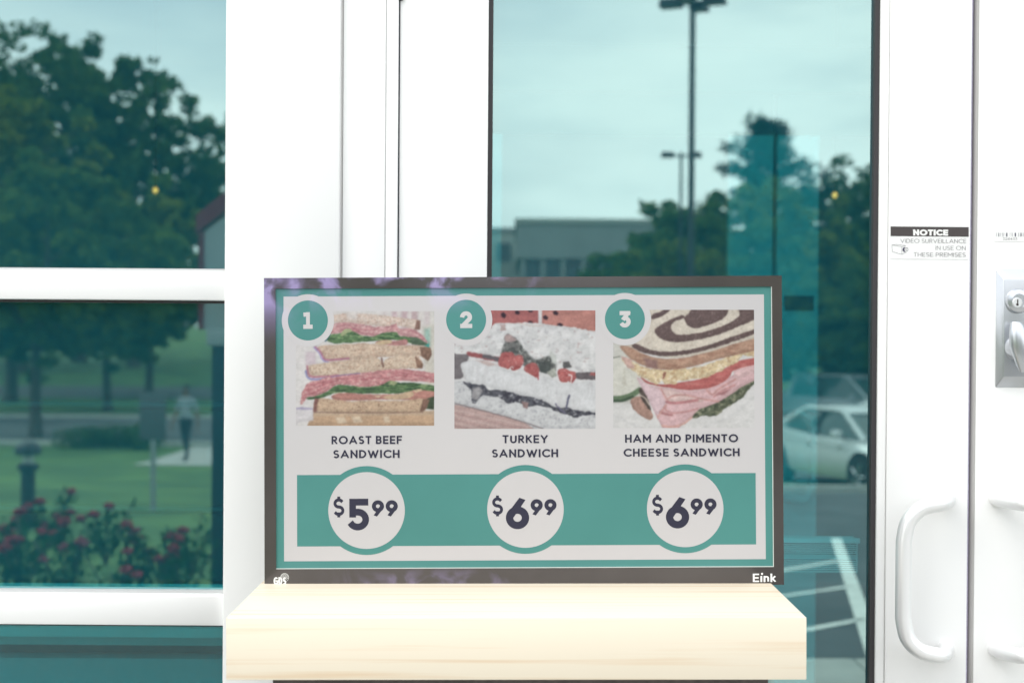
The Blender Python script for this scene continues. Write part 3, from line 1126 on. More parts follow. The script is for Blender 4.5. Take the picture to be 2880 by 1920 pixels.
# ------------------------------------------------------------------ the three food pictures, painted point by point
def vnoise(x, y, seed, n=256):
    rs = np.random.RandomState(seed)
    g = rs.rand(n, n).astype(np.float32)
    xi = np.floor(x).astype(int); yi_ = np.floor(y).astype(int)
    fx, fy = x - xi, y - yi_
    fx = fx * fx * (3 - 2 * fx); fy = fy * fy * (3 - 2 * fy)
    a, b = g[yi_ % n, xi % n], g[yi_ % n, (xi + 1) % n]
    c_, d = g[(yi_ + 1) % n, xi % n], g[(yi_ + 1) % n, (xi + 1) % n]
    return (a * (1 - fx) + b * fx) * (1 - fy) + (c_ * (1 - fx) + d * fx) * fy


def fbm(x, y, seed, oct_=4):
    s, a, t = 0, 0.5, 0
    for k in range(oct_):
        s = s + a * vnoise(x * 2 ** k, y * 2 ** k, seed + k)
        t += a
        a *= 0.5
    return s / t


def soften(pts, closed=True, n=2):
    for _ in range(n):
        out = []
        m = len(pts)
        for i in range(m if closed else m - 1):
            a, b = pts[i], pts[(i + 1) % m]
            out += [(0.78 * a[0] + 0.22 * b[0], 0.78 * a[1] + 0.22 * b[1]), (0.22 * a[0] + 0.78 * b[0], 0.22 * a[1] + 0.78 * b[1])]
        if not closed:
            out = [pts[0]] + out + [pts[-1]]
        pts = out
    return pts


class Picture:
    def __init__(s, zx0, zy0, zx1, zy1, step, sc, org, bg):
        nx, ny = int((zx1 - zx0) / step) + 1, int((zy1 - zy0) / step) + 1
        s.x, s.y = np.meshgrid(np.linspace(zx0, zx1, nx), np.linspace(zy0, zy1, ny))
        s.nx, s.ny, s.sc, s.org = nx, ny, sc, org
        s.img = np.ones((ny, nx, 3), np.float32) * np.array(bg, np.float32)
        s.seed = 11

    def mask(s, pts, soft=5.0, rag=0.0, rsc=30.0):
        x, y = s.x, s.y
        s.seed += 7
        if rag:
            x = x + (fbm(x / rsc, y / rsc, s.seed) - 0.5) * 2 * rag
            y = y + (fbm(x / rsc + 40, y / rsc + 9, s.seed + 3) - 0.5) * 2 * rag
        ins = np.zeros(x.shape, bool)
        dist = np.full(x.shape, 1e9, np.float32)
        n = len(pts)
        for i in range(n):
            x0, y0 = pts[i]
            x1, y1 = pts[(i + 1) % n]
            c_ = ((y0 > y) != (y1 > y)) & (x < (x1 - x0) * (y - y0) / ((y1 - y0) or 1e-9) + x0)
            ins ^= c_
            dx, dy = x1 - x0, y1 - y0
            t = np.clip(((x - x0) * dx + (y - y0) * dy) / (dx * dx + dy * dy + 1e-9), 0, 1)
            dist = np.minimum(dist, np.hypot(x - x0 - t * dx, y - y0 - t * dy))
        sd = np.where(ins, dist, -dist)
        s.sd = sd
        return np.clip(sd / soft + 0.5, 0, 1)

    def put(s, m, c, var=0.0, nsc=(20, 20), thresh=None, alpha=1.0):
        c = np.array(c, np.float32)
        s.seed += 5
        if var or thresh:
            n = fbm(s.x / nsc[0], s.y / nsc[1], s.seed)
            if thresh:
                m = m * np.clip((n - thresh) / 0.06, 0, 1)
                col = np.broadcast_to(c, s.img.shape)
            else:
                col = c * (1 + (n[..., None] - 0.5) * 2 * var)
        else:
            col = np.broadcast_to(c, s.img.shape)
        a = (m * alpha)[..., None]
        s.img = s.img * (1 - a) + col * a

    def poly(s, pts, c, var=0.12, nsc=(20, 20), soft=5, rag=4, rsc=30, alpha=1.0, edge=0.06):
        if len(pts) > 5:
            X0, X1, Y0, Y1 = s.x.min() + 6, s.x.max() - 6, s.y.min() + 6, s.y.max() - 6
            pts = [(a - 120 if a < X0 else a + 120 if a > X1 else a, b - 120 if b < Y0 else b + 120 if b > Y1 else b) for a, b in pts]
            pts = soften(pts)
        m = s.mask(pts, soft, rag, rsc)
        sd = s.sd
        s.put(m, c, var, nsc, alpha=alpha)
        if edge:
            # pieces turn away towards their rims
            sh = 1 - edge * np.exp(-np.maximum(sd, 0) / 13.0)
            low = np.roll(m, -6, axis=0)
            sh = sh * (1 - edge * 0.8 * np.clip(m - low, 0, 1))
            s.img = s.img * (1 - (m * alpha * (1 - sh))[..., None])
        return m

    def line(s, pts, w, c, soft=3.0, rag=3.0, rsc=25, alpha=1.0):
        s.seed += 3
        x = s.x + (fbm(s.x / rsc, s.y / rsc, s.seed) - 0.5) * 2 * rag
        y = s.y + (fbm(s.x / rsc + 9, s.y / rsc, s.seed + 1) - 0.5) * 2 * rag
        if len(pts) > 2:
            pts = soften(pts, False)
        dist = np.full(x.shape, 1e9, np.float32)
        for (x0, y0), (x1, y1) in zip(pts[:-1], pts[1:]):
            dx, dy = x1 - x0, y1 - y0
            t = np.clip(((x - x0) * dx + (y - y0) * dy) / (dx * dx + dy * dy + 1e-9), 0, 1)
            dist = np.minimum(dist, np.hypot(x - x0 - t * dx, y - y0 - t * dy))
        s.put(np.clip((w / 2 - dist) / soft + 0.5, 0, 1), c, 0.1, alpha=alpha)

    def bread(s, m, pore, crumb=(24, 14), th=0.60):
        s.put(m, pore, 0, (9, 7), thresh=0.62, alpha=0.75)
        s.put(m, [min(255, p * 1.25 + 30) for p in pore], 0, (15, 10), thresh=0.62, alpha=0.45)

    def build(s, name, parent, level):
        im = s.img
        n1 = fbm(s.x / 55, s.y / 40, 901)[..., None]
        n2 = fbm(s.x / 11, s.y / 9, 955, 2)[..., None]
        im = im * (1 + (n1 - 0.5) * 0.12) * (1 + (n2 - 0.5) * 0.12)
        tex = fbm(s.x / 7, s.y / 6, 977, 2)[..., None]
        busy = np.clip((im.max(axis=2, keepdims=True) - im.min(axis=2, keepdims=True)) / 40, 0, 1)
        im = im * (1 + (tex - 0.5) * 0.26 * busy)
        for _ in range(3):
            q_ = np.pad(im, ((1, 1), (1, 1), (0, 0)), mode='edge')
            im = (q_[:-2, 1:-1] + q_[2:, 1:-1] + q_[1:-1, :-2] + q_[1:-1, 2:] + 2 * im) / 6
        g_ = im.mean(axis=2, keepdims=True)
        im = g_ + (im - g_) * 0.80
        im = 255 * np.clip(im / 255, 0, 1) ** 0.95
        im = im * 0.97 + 5
        lin = im / 255.0
        lin = np.where(lin <= 0.04045, lin / 12.92, ((np.maximum(lin, 0) + 0.055) / 1.055) ** 2.4) / KS
        lin = np.clip(lin, 0, 0.85)
        nx, ny = s.nx, s.ny
        px = s.x / s.sc + s.org[0]
        py = s.y / s.sc + s.org[1]
        yy = py + (px - CX) * DROT
        xx = px - (py - CY) * DROT
        co = np.empty((ny * nx, 3), np.float32)
        co[:, 0] = ((xx - CX) / SCALE).ravel()
        co[:, 1] = LY - 0.00007 * level
        co[:, 2] = ((SB - yy) / SCALE).ravel()
        idx = np.arange(nx * ny).reshape(ny, nx)
        q = np.stack([idx[1:, :-1], idx[1:, 1:], idx[:-1, 1:], idx[:-1, :-1]], -1).reshape(-1, 4)
        me = bpy.data.meshes.new(name)
        me.vertices.add(nx * ny)
        me.vertices.foreach_set('co', co.ravel())
        me.loops.add(q.size)
        me.loops.foreach_set('vertex_index', q.ravel().astype(np.int32))
        me.polygons.add(len(q))
        me.polygons.foreach_set('loop_start', np.arange(0, q.size, 4, dtype=np.int32))
        me.update(calc_edges=True)
        at = me.color_attributes.new('print', 'FLOAT_COLOR', 'POINT')
        rgba = np.ones((nx * ny, 4), np.float32)
        rgba[:, :3] = lin.reshape(-1, 3)
        at.data.foreach_set('color', rgba.ravel())
        return link(name, me, M_print, parent)


M_print = bpy.data.materials.new('printed_picture')
M_print.use_nodes = True
_b = M_print.node_tree.nodes['Principled BSDF']
_b.inputs['Roughness'].default_value = 0.16
_b.inputs['Specular IOR Level'].default_value = 0.40
_b.inputs['Specular Tint'].default_value = (*PURP, 1)
_a = M_print.node_tree.nodes.new('ShaderNodeAttribute')
_a.attribute_name = 'print'
M_print.node_tree.links.new(_a.outputs['Color'], _b.inputs['Base Color'])

# -- 1: roast beef
p1 = Picture(283, 317, 1377, 1222, 4.6, 2.8, (730, 760), (216, 211, 208))
F_ = p1.mask([(283, 600), (430, 560), (430, 1100), (283, 1100)], 120)
for i, (x, c_) in enumerate(((960, (205, 190, 190)), (1040, (196, 150, 160)), (1085, (214, 200, 196)), (1120, (190, 140, 150)), (1165, (218, 205, 200)), (1200, (180, 135, 140)), (1245, (220, 212, 204)), (1300, (196, 176, 178)), (1340, (214, 212, 200)))):
    p1.poly([(x, 317), (x + 46, 317), (x + 52, 640), (x + 4, 640)], c_, 0.05, soft=26, alpha=0.55)
p1.poly([(1285, 440), (1377, 420), (1377, 1000), (1310, 1000)], (206, 200, 186), 0.1, (14, 90), soft=30)
p1.poly([(1300, 460), (1345, 450), (1345, 590), (1300, 600)], (120, 180, 165), 0.1, soft=30, alpha=0.7)
p1.poly([(360, 640), (440, 640), (440, 740), (360, 740)], (208, 186, 196), 0.05, soft=20, alpha=0.8)
# table
m = p1.poly([(418, 1112), (1377, 1104), (1377, 1230), (370, 1230)], (196, 158, 122), 0.10, (120, 10), soft=9)
p1.poly([(430, 1112), (1377, 1104), (1377, 1140), (430, 1146)], (206, 178, 146), 0.08, (160, 8), soft=14, alpha=0.7)
for (x, y, w_) in ((640, 1178, 46), (765, 1172, 44), (1000, 1172, 30)):
    p1.poly([(x - w_, y - 22), (x + w_ * 0.6, y - 26), (x + w_, y + 22), (x - w_ * 0.5, y + 26)], (222, 196, 164), 0.05, soft=12)
p1.poly([(283, 1080), (418, 1075), (420, 1180), (310, 1195), (283, 1230)], (214, 208, 210), 0.03, soft=14)
p1.poly([(283, 1080), (330, 1072), (420, 1084), (420, 1094), (283, 1094)], (160, 150, 190), 0.03, soft=8, alpha=0.7)
# top slice
m = p1.poly([(560, 345), (700, 330), (830, 338), (1000, 350), (1130, 372), (1250, 384), (1270, 410), (1262, 466), (1180, 452), (1080, 428), (1000, 444), (850, 424), (700, 408), (560, 412)], (220, 200, 184), 0.07, (26, 18))
p1.bread(m, (168, 130, 112))
p1.poly([(680, 322), (780, 326), (760, 380), (700, 384)], (224, 216, 212), 0.03, soft=26, alpha=0.8)
p1.poly([(1238, 388), (1268, 392), (1264, 466), (1222, 460)], (146, 108, 92), 0.12, soft=10)
# upper meat
m = p1.poly([(560, 420), (640, 404), (760, 412), (870, 432), (960, 446), (1080, 412), (1092, 456), (1180, 452), (1262, 480), (1336, 566), (1290, 560), (1180, 528), (1080, 500), (1000, 484), (930, 522), (800, 508), (720, 494), (640, 486), (540, 505)], (206, 148, 148), 0.16, (26, 12), rag=9)
p1.put(m, (172, 102, 108), 0, (20, 13), thresh=0.60, alpha=0.55)
p1.put(m, (226, 186, 182), 0, (18, 12), thresh=0.60, alpha=0.7)
for l in ([(600, 440), (690, 420), (760, 460), (860, 470), (940, 450)], [(640, 470), (740, 450), (800, 490), (900, 500)], [(1000, 450), (1060, 430), (1078, 415)], [(1190, 470), (1260, 500), (1320, 555)]):
    p1.line(l, 7, (168, 96, 104), alpha=0.7)
# upper leaves
m = p1.poly([(515, 552), (560, 492), (640, 498), (690, 458), (745, 482), (800, 512), (900, 522), (960, 490), (1075, 474), (1100, 515), (1190, 520), (1300, 572), (1330, 584), (1290, 588), (1180, 566), (1090, 542), (950, 548), (850, 556), (700, 566), (590, 574)], (92, 132, 80), 0.28, (30, 14), rag=6)
p1.put(m, (52, 86, 54), 0, (60, 9), thresh=0.56, alpha=0.8)
p1.put(m, (146, 176, 116), 0, (50, 10), thresh=0.60, alpha=0.8)
p1.poly([(632, 500), (660, 462), (710, 452), (730, 478), (680, 490), (650, 520)], (176, 188, 132), 0.1)
p1.line([(515, 548), (545, 500)], 22, (60, 110, 120), alpha=0.7)
m = p1.poly([(900, 578), (930, 548), (1010, 542), (1060, 560), (1160, 530), (1172, 584), (1080, 590)], (190, 128, 122), 0.12)
p1.poly([(905, 574), (960, 546), (1040, 548), (1040, 572), (960, 584)], (216, 186, 142), 0.1)
p1.poly([(1180, 520), (1240, 525), (1330, 576), (1300, 590), (1200, 580)], (86, 112, 84), 0.2)
p1.poly([(1298, 590), (1340, 572), (1334, 606)], (50, 170, 155), 0.05, soft=8)
# second slice
m = p1.poly([(440, 594), (560, 582), (700, 578), (830, 568), (920, 580), (1080, 590), (1250, 584), (1350, 606), (1356, 660), (1330, 712), (1260, 668), (1100, 674), (900, 684), (760, 694), (620, 706), (515, 718), (478, 650)], (212, 186, 160), 0.07, (22, 14), rag=5)
p1.bread(m, (150, 112, 90))
m = p1.poly([(1262, 600), (1350, 606), (1358, 660), (1330, 712), (1270, 668)], (136, 102, 82), 0.25, (16, 14), rag=8)
p1.line([(436, 600), (480, 640), (500, 690), (530, 706), (700, 690)], 16, (176, 96, 130), soft=8, alpha=0.8)
p1.line([(426, 602), (470, 650), (494, 708), (540, 722)], 10, (120, 110, 190), soft=8, alpha=0.7)
# third slice
m = p1.poly([(364, 742), (500, 728), (640, 708), (780, 692), (920, 680), (952, 700), (972, 752), (985, 690), (1080, 674), (1220, 660), (1256, 672), (1292, 732), (1284, 772), (1150, 768), (1000, 782), (850, 802), (700, 816), (560, 832), (400, 842), (368, 832)], (214, 190, 164), 0.07, (22, 14), rag=5)
p1.bread(m, (152, 116, 92))
p1.line([(960, 690), (966, 720), (974, 756)], 14, (120, 84, 72), soft=8)
p1.poly([(1225, 664), (1290, 730), (1284, 772), (1240, 764)], (150, 112, 90), 0.2, rag=6)
p1.line([(372, 750), (384, 836), (480, 838), (620, 822)], 16, (178, 100, 122), soft=8, alpha=0.8)
p1.line([(362, 790), (372, 842), (420, 860), (540, 846)], 16, (104, 106, 176), soft=10, alpha=0.75)
# lower meat
m = p1.poly([(372, 880), (480, 856), (560, 830), (700, 818), (800, 802), (1000, 782), (1150, 774), (1290, 790), (1377, 836), (1377, 896), (1300, 874), (1150, 866), (1050, 862), (990, 908), (900, 908), (800, 918), (700, 900), (600, 894), (540, 944), (440, 996), (372, 994), (332, 1054), (312, 1044), (330, 960)], (204, 134, 134), 0.18, (28, 11), rag=9)
p1.put(m, (170, 88, 94), 0, (20, 13), thresh=0.59, alpha=0.55)
p1.put(m, (224, 178, 172), 0, (18, 12), thresh=0.60, alpha=0.7)
for l in ([(400, 900), (500, 880), (580, 850), (700, 850), (800, 830)], [(360, 940), (450, 920), (540, 880), (620, 860)], [(800, 860), (900, 840), (1000, 850), (1090, 820), (1180, 830)], [(350, 980), (430, 960), (520, 920)], [(1100, 800), (1200, 820), (1300, 830), (1370, 860)]):
    p1.line(l, 8, (164, 84, 92), alpha=0.7)
p1.line([(560, 838), (680, 818), (790, 808)], 9, (110, 100, 160), alpha=0.6)
# lower leaves
m = p1.poly([(360, 1002), (430, 990), (520, 962), (600, 898), (700, 902), (800, 920), (950, 908), (1030, 862), (1100, 884), (1200, 880), (1310, 892), (1377, 940), (1377, 976), (1250, 934), (1100, 972), (900, 966), (750, 968), (620, 954), (540, 984), (450, 1012), (380, 1018)], (84, 122, 74), 0.28, (34, 12), rag=6)
p1.put(m, (46, 74, 50), 0, (66, 8), thresh=0.55, alpha=0.8)
p1.put(m, (144, 170, 112), 0, (56, 9), thresh=0.61, alpha=0.8)
p1.poly([(1010, 890), (1040, 866), (1090, 880), (1060, 905)], (160, 172, 120), 0.1)
# tomato, cheese
m = p1.poly([(552, 986), (640, 958), (800, 972), (950, 976), (1100, 974), (1230, 938), (1300, 942), (1377, 966), (1377, 1020), (1150, 1018), (950, 1014), (800, 1024), (590, 1024)], (190, 126, 112), 0.15, (26, 16))
p1.poly([(950, 992), (1080, 976), (1190, 946), (1225, 968), (1190, 1006), (1040, 1020)], (214, 178, 140), 0.08)
p1.poly([(1210, 940), (1270, 930), (1284, 948), (1230, 962)], (226, 190, 152), 0.05)
p1.poly([(890, 990), (960, 984), (940, 1002)], (226, 196, 158), 0.05)
p1.poly([(1310, 1010), (1377, 990), (1377, 1094), (1310, 1090)], (66, 82, 58), 0.2)
# bottom slice
m = p1.poly([(440, 1002), (560, 1010), (700, 1032), (900, 1022), (1100, 1028), (1300, 1004), (1334, 1020), (1316, 1084), (1290, 1114), (900, 1118), (420, 1114), (424, 1060)], (204, 172, 138), 0.07, (24, 14), rag=5)
p1.bread(m, (140, 104, 80))
p1.poly([(430, 1004), (462, 1008), (446, 1110), (418, 1112)], (140, 92, 82), 0.15, soft=10)
p1.poly([(1290, 1008), (1340, 1016), (1318, 1084), (1288, 1112), (1262, 1112)], (126, 92, 76), 0.2, soft=10)
p1.line([(430, 1116), (900, 1120), (1290, 1116)], 7, (110, 78, 70), alpha=0.7)
# fade to white at the left, as the print has it
for k_ in range(26):
    x_ = 470 + (k_ * 137) % 800
    y_ = (640, 745, 1070)[k_ % 3] + (k_ * 29) % 34
    p1.line([(x_, y_), (x_ + 9, y_ + 3)], 8, (150, 112, 90), soft=4, rag=2, alpha=0.5)
p1.put(np.clip((430 - p1.x) / 120, 0, 1) * np.clip((p1.y - 560) / 60, 0, 1) * (np.abs(p1.y - 700) < 60) * 0.2, (216, 211, 208))
p1.build('dish_picture', screen, 2)

# -- 2: turkey
p2 = Picture(147, 215, 1349, 1222, 5.0, 3.016, (1230, 800), (212, 211, 211))
WHT = (208, 208, 208)
m = p2.poly([(140, 200), (1360, 200), (1360, 430), (1200, 400), (140, 360)], (176, 96, 90), 0.10, (160, 50), rag=0)
p2.poly([(890, 200), (1360, 200), (1360, 430), (890, 430)], (190, 122, 108), 0.10, (160, 40), rag=0, soft=60)
for (x, y, w_, h_) in ((566, 254, 24, 26), (684, 232, 24, 18), (796, 220, 22, 10), (796, 312, 24, 10), (1010, 236, 26, 20), (924, 274, 24, 20), (1048, 336, 26, 16)):
    p2.poly([(x - w_, y - h_ * 0.4), (x, y - h_), (x + w_, y + h_ * 0.1), (x + w_ * 0.5, y + h_), (x - w_ * 0.6, y + h_ * 0.8)], (58, 44, 46), 0.1, soft=8, rag=2)
p2.poly([(862, 200), (894, 200), (894, 340), (862, 340)], (216, 214, 214), 0.02, rag=0, soft=6)
# board
m = p2.poly([(140, 990), (300, 1040), (600, 1120), (800, 1180), (940, 1230), (140, 1230)], (184, 152, 146), 0.06, (90, 14), rag=0)
for k_ in range(9):
    p2.line([(140, 1060 + k_ * 26), (420, 1120 + k_ * 30), (800, 1210 + k_ * 34)], 7, (156, 116, 114) if k_ % 2 else (206, 182, 176), rag=4, soft=5, alpha=0.6)
# gap dark left
p2.poly([(147, 560), (270, 570), (270, 640), (200, 700), (240, 800), (147, 800)], (112, 106, 108), 0.10, soft=10)
# upper loaf
m = p2.poly([(147, 470), (300, 500), (440, 420), (470, 326), (600, 322), (760, 318), (900, 330), (1100, 350), (1240, 376), (1360, 410), (1360, 745), (1250, 742), (1150, 700), (1090, 660), (1010, 690), (900, 640), (800, 640), (750, 570), (700, 560), (560, 570), (520, 610), (420, 600), (330, 580), (250, 590), (147, 572)], WHT, 0.05, (70, 50), rag=10)
p2.put(m, (178, 178, 180), 0, (22, 20), thresh=0.64, alpha=0.7)
p2.put(m, (222, 221, 220), 0, (60, 40), thresh=0.52, alpha=0.7)
p2.put(m, (176, 150, 146), 0, (30, 26), thresh=0.70, alpha=0.6)
p2.poly([(545, 335), (580, 330), (590, 385), (535, 395)], (190, 160, 152), 0.08, rag=7, alpha=0.8)
p2.line([(700, 325), (800, 345), (900, 345)], 12, (200, 180, 170), alpha=0.6)
# dark filling hollow
m = p2.poly([(540, 580), (560, 520), (580, 480), (570, 440), (610, 412), (650, 440), (690, 470), (740, 520), (780, 600), (850, 640), (960, 590), (1010, 660), (1020, 740), (960, 760), (880, 740), (820, 720), (640, 640), (540, 640)], (112, 114, 110), 0.25, (26, 24), rag=10, soft=14)
p2.put(m, (66, 72, 68), 0, (34, 30), thresh=0.55, alpha=0.7)
p2.put(m, (172, 176, 172), 0, (22, 18), thresh=0.64, alpha=0.7)
p2.poly([(570, 440), (606, 414), (660, 446), (680, 470), (620, 490), (580, 476)], (178, 152, 148), 0.1, rag=8, soft=14)
p2.poly([(690, 410), (730, 470), (770, 560), (735, 540), (700, 470)], (222, 222, 222), 0.03, rag=5)
p2.poly([(960, 550), (1010, 600), (1020, 680), (985, 660), (960, 600)], (196, 200, 194), 0.06, rag=5)
p2.line([(270, 580), (340, 600), (430, 616), (520, 630)], 40, (150, 78, 78), rag=8, soft=10)
p2.line([(400, 606), (470, 618), (540, 640)], 34, (96, 92, 96), rag=8, soft=10)
m = p2.poly([(1180, 740), (1250, 742), (1360, 750), (1360, 815), (1250, 800), (1180, 800)], (104, 96, 98), 0.2, rag=8)
p2.poly([(1070, 655), (1120, 650), (1150, 700), (1080, 710)], (96, 96, 94), 0.2, rag=8)
p2.poly([(1310, 740), (1360, 740), (1360, 770), (1300, 765)], (176, 96, 94), 0.1, rag=6)
p2.poly([(860, 650), (960, 650), (970, 720), (930, 755), (880, 740)], (76, 84, 80), 0.2, rag=8)
p2.poly([(930, 740), (1000, 700), (1020, 770), (980, 790)], (168, 172, 160), 0.15, rag=6)
# middle slice
m = p2.poly([(190, 690), (210, 655), (300, 636), (420, 640), (520, 690), (640, 740), (760, 760), (860, 800), (900, 770), (1000, 800), (1060, 840), (1180, 840), (1280, 815), (1360, 830), (1360, 1096), (1260, 1080), (1100, 1050), (1000, 1040), (900, 980), (760, 950), (600, 910), (500, 890), (400, 850), (260, 825), (225, 790), (235, 740)], (210, 211, 213), 0.035, (20, 90), rag=7)
p2.put(m, (190, 188, 190), 0, (14, 90), thresh=0.60, alpha=0.5)
p2.poly([(330, 640), (440, 645), (510, 680), (440, 690)], (206, 184, 178), 0.05, rag=6, soft=14)
# tomatoes
for pts in ([(535, 600), (560, 565), (640, 566), (664, 600), (650, 660), (620, 720), (560, 700), (512, 680)], [(640, 600), (720, 590), (745, 650), (700, 720), (636, 730), (620, 690)], [(740, 690), (800, 655), (850, 670), (872, 720), (862, 800), (800, 762), (740, 730)], [(1020, 720), (1080, 705), (1130, 722), (1140, 780), (1100, 836), (1040, 815)], [(1120, 730), (1180, 738), (1186, 790), (1150, 836), (1110, 812)]):
    m = p2.poly(pts, (184, 94, 90), 0.14, (26, 22), rag=5)
    p2.put(m, (214, 150, 146), 0, (16, 14), thresh=0.67, alpha=0.8)
    p2.put(m, (148, 56, 58), 0, (30, 24), thresh=0.60, alpha=0.5)
p2.line([(610, 718), (640, 690), (650, 710)], 7, (230, 216, 214))
p2.line([(1120, 760), (1150, 770), (1140, 830)], 10, (226, 206, 204))
p2.line([(855, 745), (862, 805)], 9, (170, 70, 74))
# lower loaf
m = p2.poly([(147, 820), (230, 812), (290, 850), (400, 870), (520, 950), (640, 950), (760, 960), (900, 1000), (1000, 1050), (1120, 1080), (1360, 1110), (1360, 1230), (940, 1230), (800, 1190), (600, 1120), (300, 1040), (147, 1000)], (200, 201, 203), 0.07, (30, 26), rag=6)
p2.put(m, (160, 162, 166), 0, (16, 14), thresh=0.62, alpha=0.7)
# dark spread between
m = p2.poly([(210, 815), (300, 835), (410, 850), (430, 890), (520, 890), (640, 915), (760, 945), (900, 975), (960, 1010), (1030, 1050), (1100, 1040), (1200, 1070), (1350, 1090), (1350, 1106), (1240, 1100), (1180, 1140), (1110, 1100), (1020, 1080), (960, 1040), (860, 1020), (760, 1040), (700, 990), (600, 1010), (540, 960), (470, 950), (400, 930), (350, 960), (330, 1010), (290, 1000), (300, 900), (240, 850)], (84, 86, 94), 0.3, (22, 16), rag=12)
p2.put(m, (168, 168, 174), 0, (22, 16), thresh=0.64, alpha=0.8)
p2.put(m, (52, 52, 62), 0, (26, 20), thresh=0.58, alpha=0.8)
p2.line([(1098, 1050), (1112, 990), (1124, 938)], 16, (96, 96, 120), rag=6)
p2.line([(1010, 1010), (1050, 1060), (1090, 1090)], 14, (100, 98, 122), rag=8)
p2.poly([(300, 880), (360, 860), (390, 900), (340, 980), (296, 960)], (150, 148, 150), 0.2, rag=10, soft=16)
p2.poly([(720, 990), (780, 1000), (770, 1050), (730, 1040)], (150, 120, 118), 0.2, rag=8)
p2.line([(147, 1004), (300, 1044), (600, 1122), (800, 1186), (900, 1222)], 9, (110, 96, 98), rag=4, alpha=0.8)
p2.build('dish_picture', screen, 2)

# -- 3: ham and pimento cheese
p3 = Picture(143, 210, 1344, 1215, 5.0, 3.0145, (1680, 800), (212, 210, 208))
p3.poly([(143, 480), (360, 480), (360, 1000), (143, 1000)], (196, 194, 184), 0.06, (60, 60), soft=40, rag=0)
p3.poly([(143, 600), (250, 612), (330, 680), (372, 780), (370, 880), (300, 960), (200, 985), (143, 990)], (208, 206, 194), 0.05, (40, 40))
p3.put(p3.mask([(143, 700), (300, 720), (320, 860), (200, 900), (143, 880)], 50, 10), (186, 182, 164), 0, (40, 34), thresh=0.55, alpha=0.5)
p3.line([(143, 966), (220, 962), (300, 936), (372, 890)], 46, (96, 120, 88), rag=3, soft=8)
p3.line([(143, 985), (220, 985), (310, 950)], 22, (62, 84, 62), rag=3, soft=8)
p3.line([(143, 618), (200, 606)], 9, (110, 116, 104), soft=5)
# plate rim
p3.line([(150, 1110), (300, 1180), (420, 1230)], 16, (196, 194, 196), soft=16, rag=0, alpha=0.6)
p3.line([(900, 1215), (1150, 1120), (1344, 950)], 18, (198, 196, 196), soft=18, rag=0, alpha=0.6)
# crust bit under the sandwich, left
p3.poly([(280, 980), (340, 940), (420, 960), (470, 1080), (490, 1120), (450, 1156), (380, 1110), (310, 1060)], (172, 132, 116), 0.18, (22, 22), rag=7)
p3.poly([(356, 870), (420, 880), (440, 980), (476, 1080), (420, 1030), (370, 940)], (84, 74, 68), 0.25, rag=8)
p3.line([(360, 930), (420, 960), (450, 1020)], 10, (196, 178, 162))
# lettuce right
m = p3.poly([(1344, 760), (1330, 850), (1250, 960), (1150, 1010), (1060, 1080), (1000, 1116), (900, 1110), (840, 1140), (790, 1136), (860, 1050), (1000, 1000), (1150, 900), (1260, 830)], (98, 106, 82), 0.28, (26, 22), rag=12)
p3.put(m, (150, 150, 120), 0, (26, 20), thresh=0.60, alpha=0.8)
p3.put(m, (60, 68, 54), 0, (30, 24), thresh=0.58, alpha=0.7)
# ham folds
m = p3.poly([(330, 760), (420, 850), (560, 870), (760, 900), (940, 890), (1150, 780), (1250, 690), (1344, 640), (1344, 760), (1240, 860), (1150, 930), (1010, 1010), (860, 1060), (800, 1140), (720, 1190), (620, 1214), (550, 1190), (500, 1100), (440, 960), (380, 860)], (214, 170, 172), 0.05, (70, 40), rag=3)
p3.poly([(330, 770), (430, 850), (540, 880), (580, 980), (590, 1010), (540, 1100), (500, 1096), (440, 960)], (216, 184, 190), 0.04, soft=16, rag=3)
p3.poly([(550, 880), (640, 890), (760, 930), (940, 980), (860, 1000), (700, 1000), (620, 1000), (590, 980)], (220, 186, 180), 0.04, soft=10, rag=3)
p3.line([(550, 878), (600, 980), (640, 940), (760, 930), (900, 970), (1040, 990)], 13, (196, 138, 132), soft=10)
p3.line([(600, 990), (640, 1005), (760, 995), (860, 978)], 22, (186, 116, 118), soft=12)
p3.line([(560, 1070), (600, 1010), (580, 1060), (640, 1090), (760, 1080), (860, 1050)], 13, (190, 130, 128), soft=10)
p3.line([(545, 1080), (600, 1100), (640, 1104)], 20, (176, 112, 112), soft=14)
p3.line([(520, 1130), (560, 1060), (590, 1020)], 11, (206, 150, 140), soft=8)
p3.line([(560, 1195), (640, 1210), (740, 1185), (810, 1130)], 14, (214, 158, 144), soft=10)
p3.line([(940, 895), (990, 940), (1030, 890), (1150, 820), (1250, 760), (1344, 680)], 14, (200, 140, 134), soft=10)
p3.line([(1000, 950), (1060, 900), (1180, 850)], 14, (196, 132, 130), soft=10)
p3.poly([(1010, 940), (1060, 910), (1150, 880), (1090, 930)], (184, 120, 122), 0.05, soft=12)
p3.poly([(1160, 720), (1240, 690), (1330, 650), (1340, 700), (1250, 780), (1190, 810)], (222, 180, 180), 0.04, soft=12)
# tomato
m = p3.poly([(360, 770), (460, 830), (560, 850), (700, 830), (900, 800), (1080, 720), (1200, 640), (1344, 600), (1344, 650), (1160, 720), (1140, 780), (1060, 840), (940, 884), (760, 896), (560, 866), (420, 836)], (192, 96, 92), 0.08, (60, 26), rag=3)
p3.put(m, (206, 124, 116), 0, (70, 20), thresh=0.58, alpha=0.6)
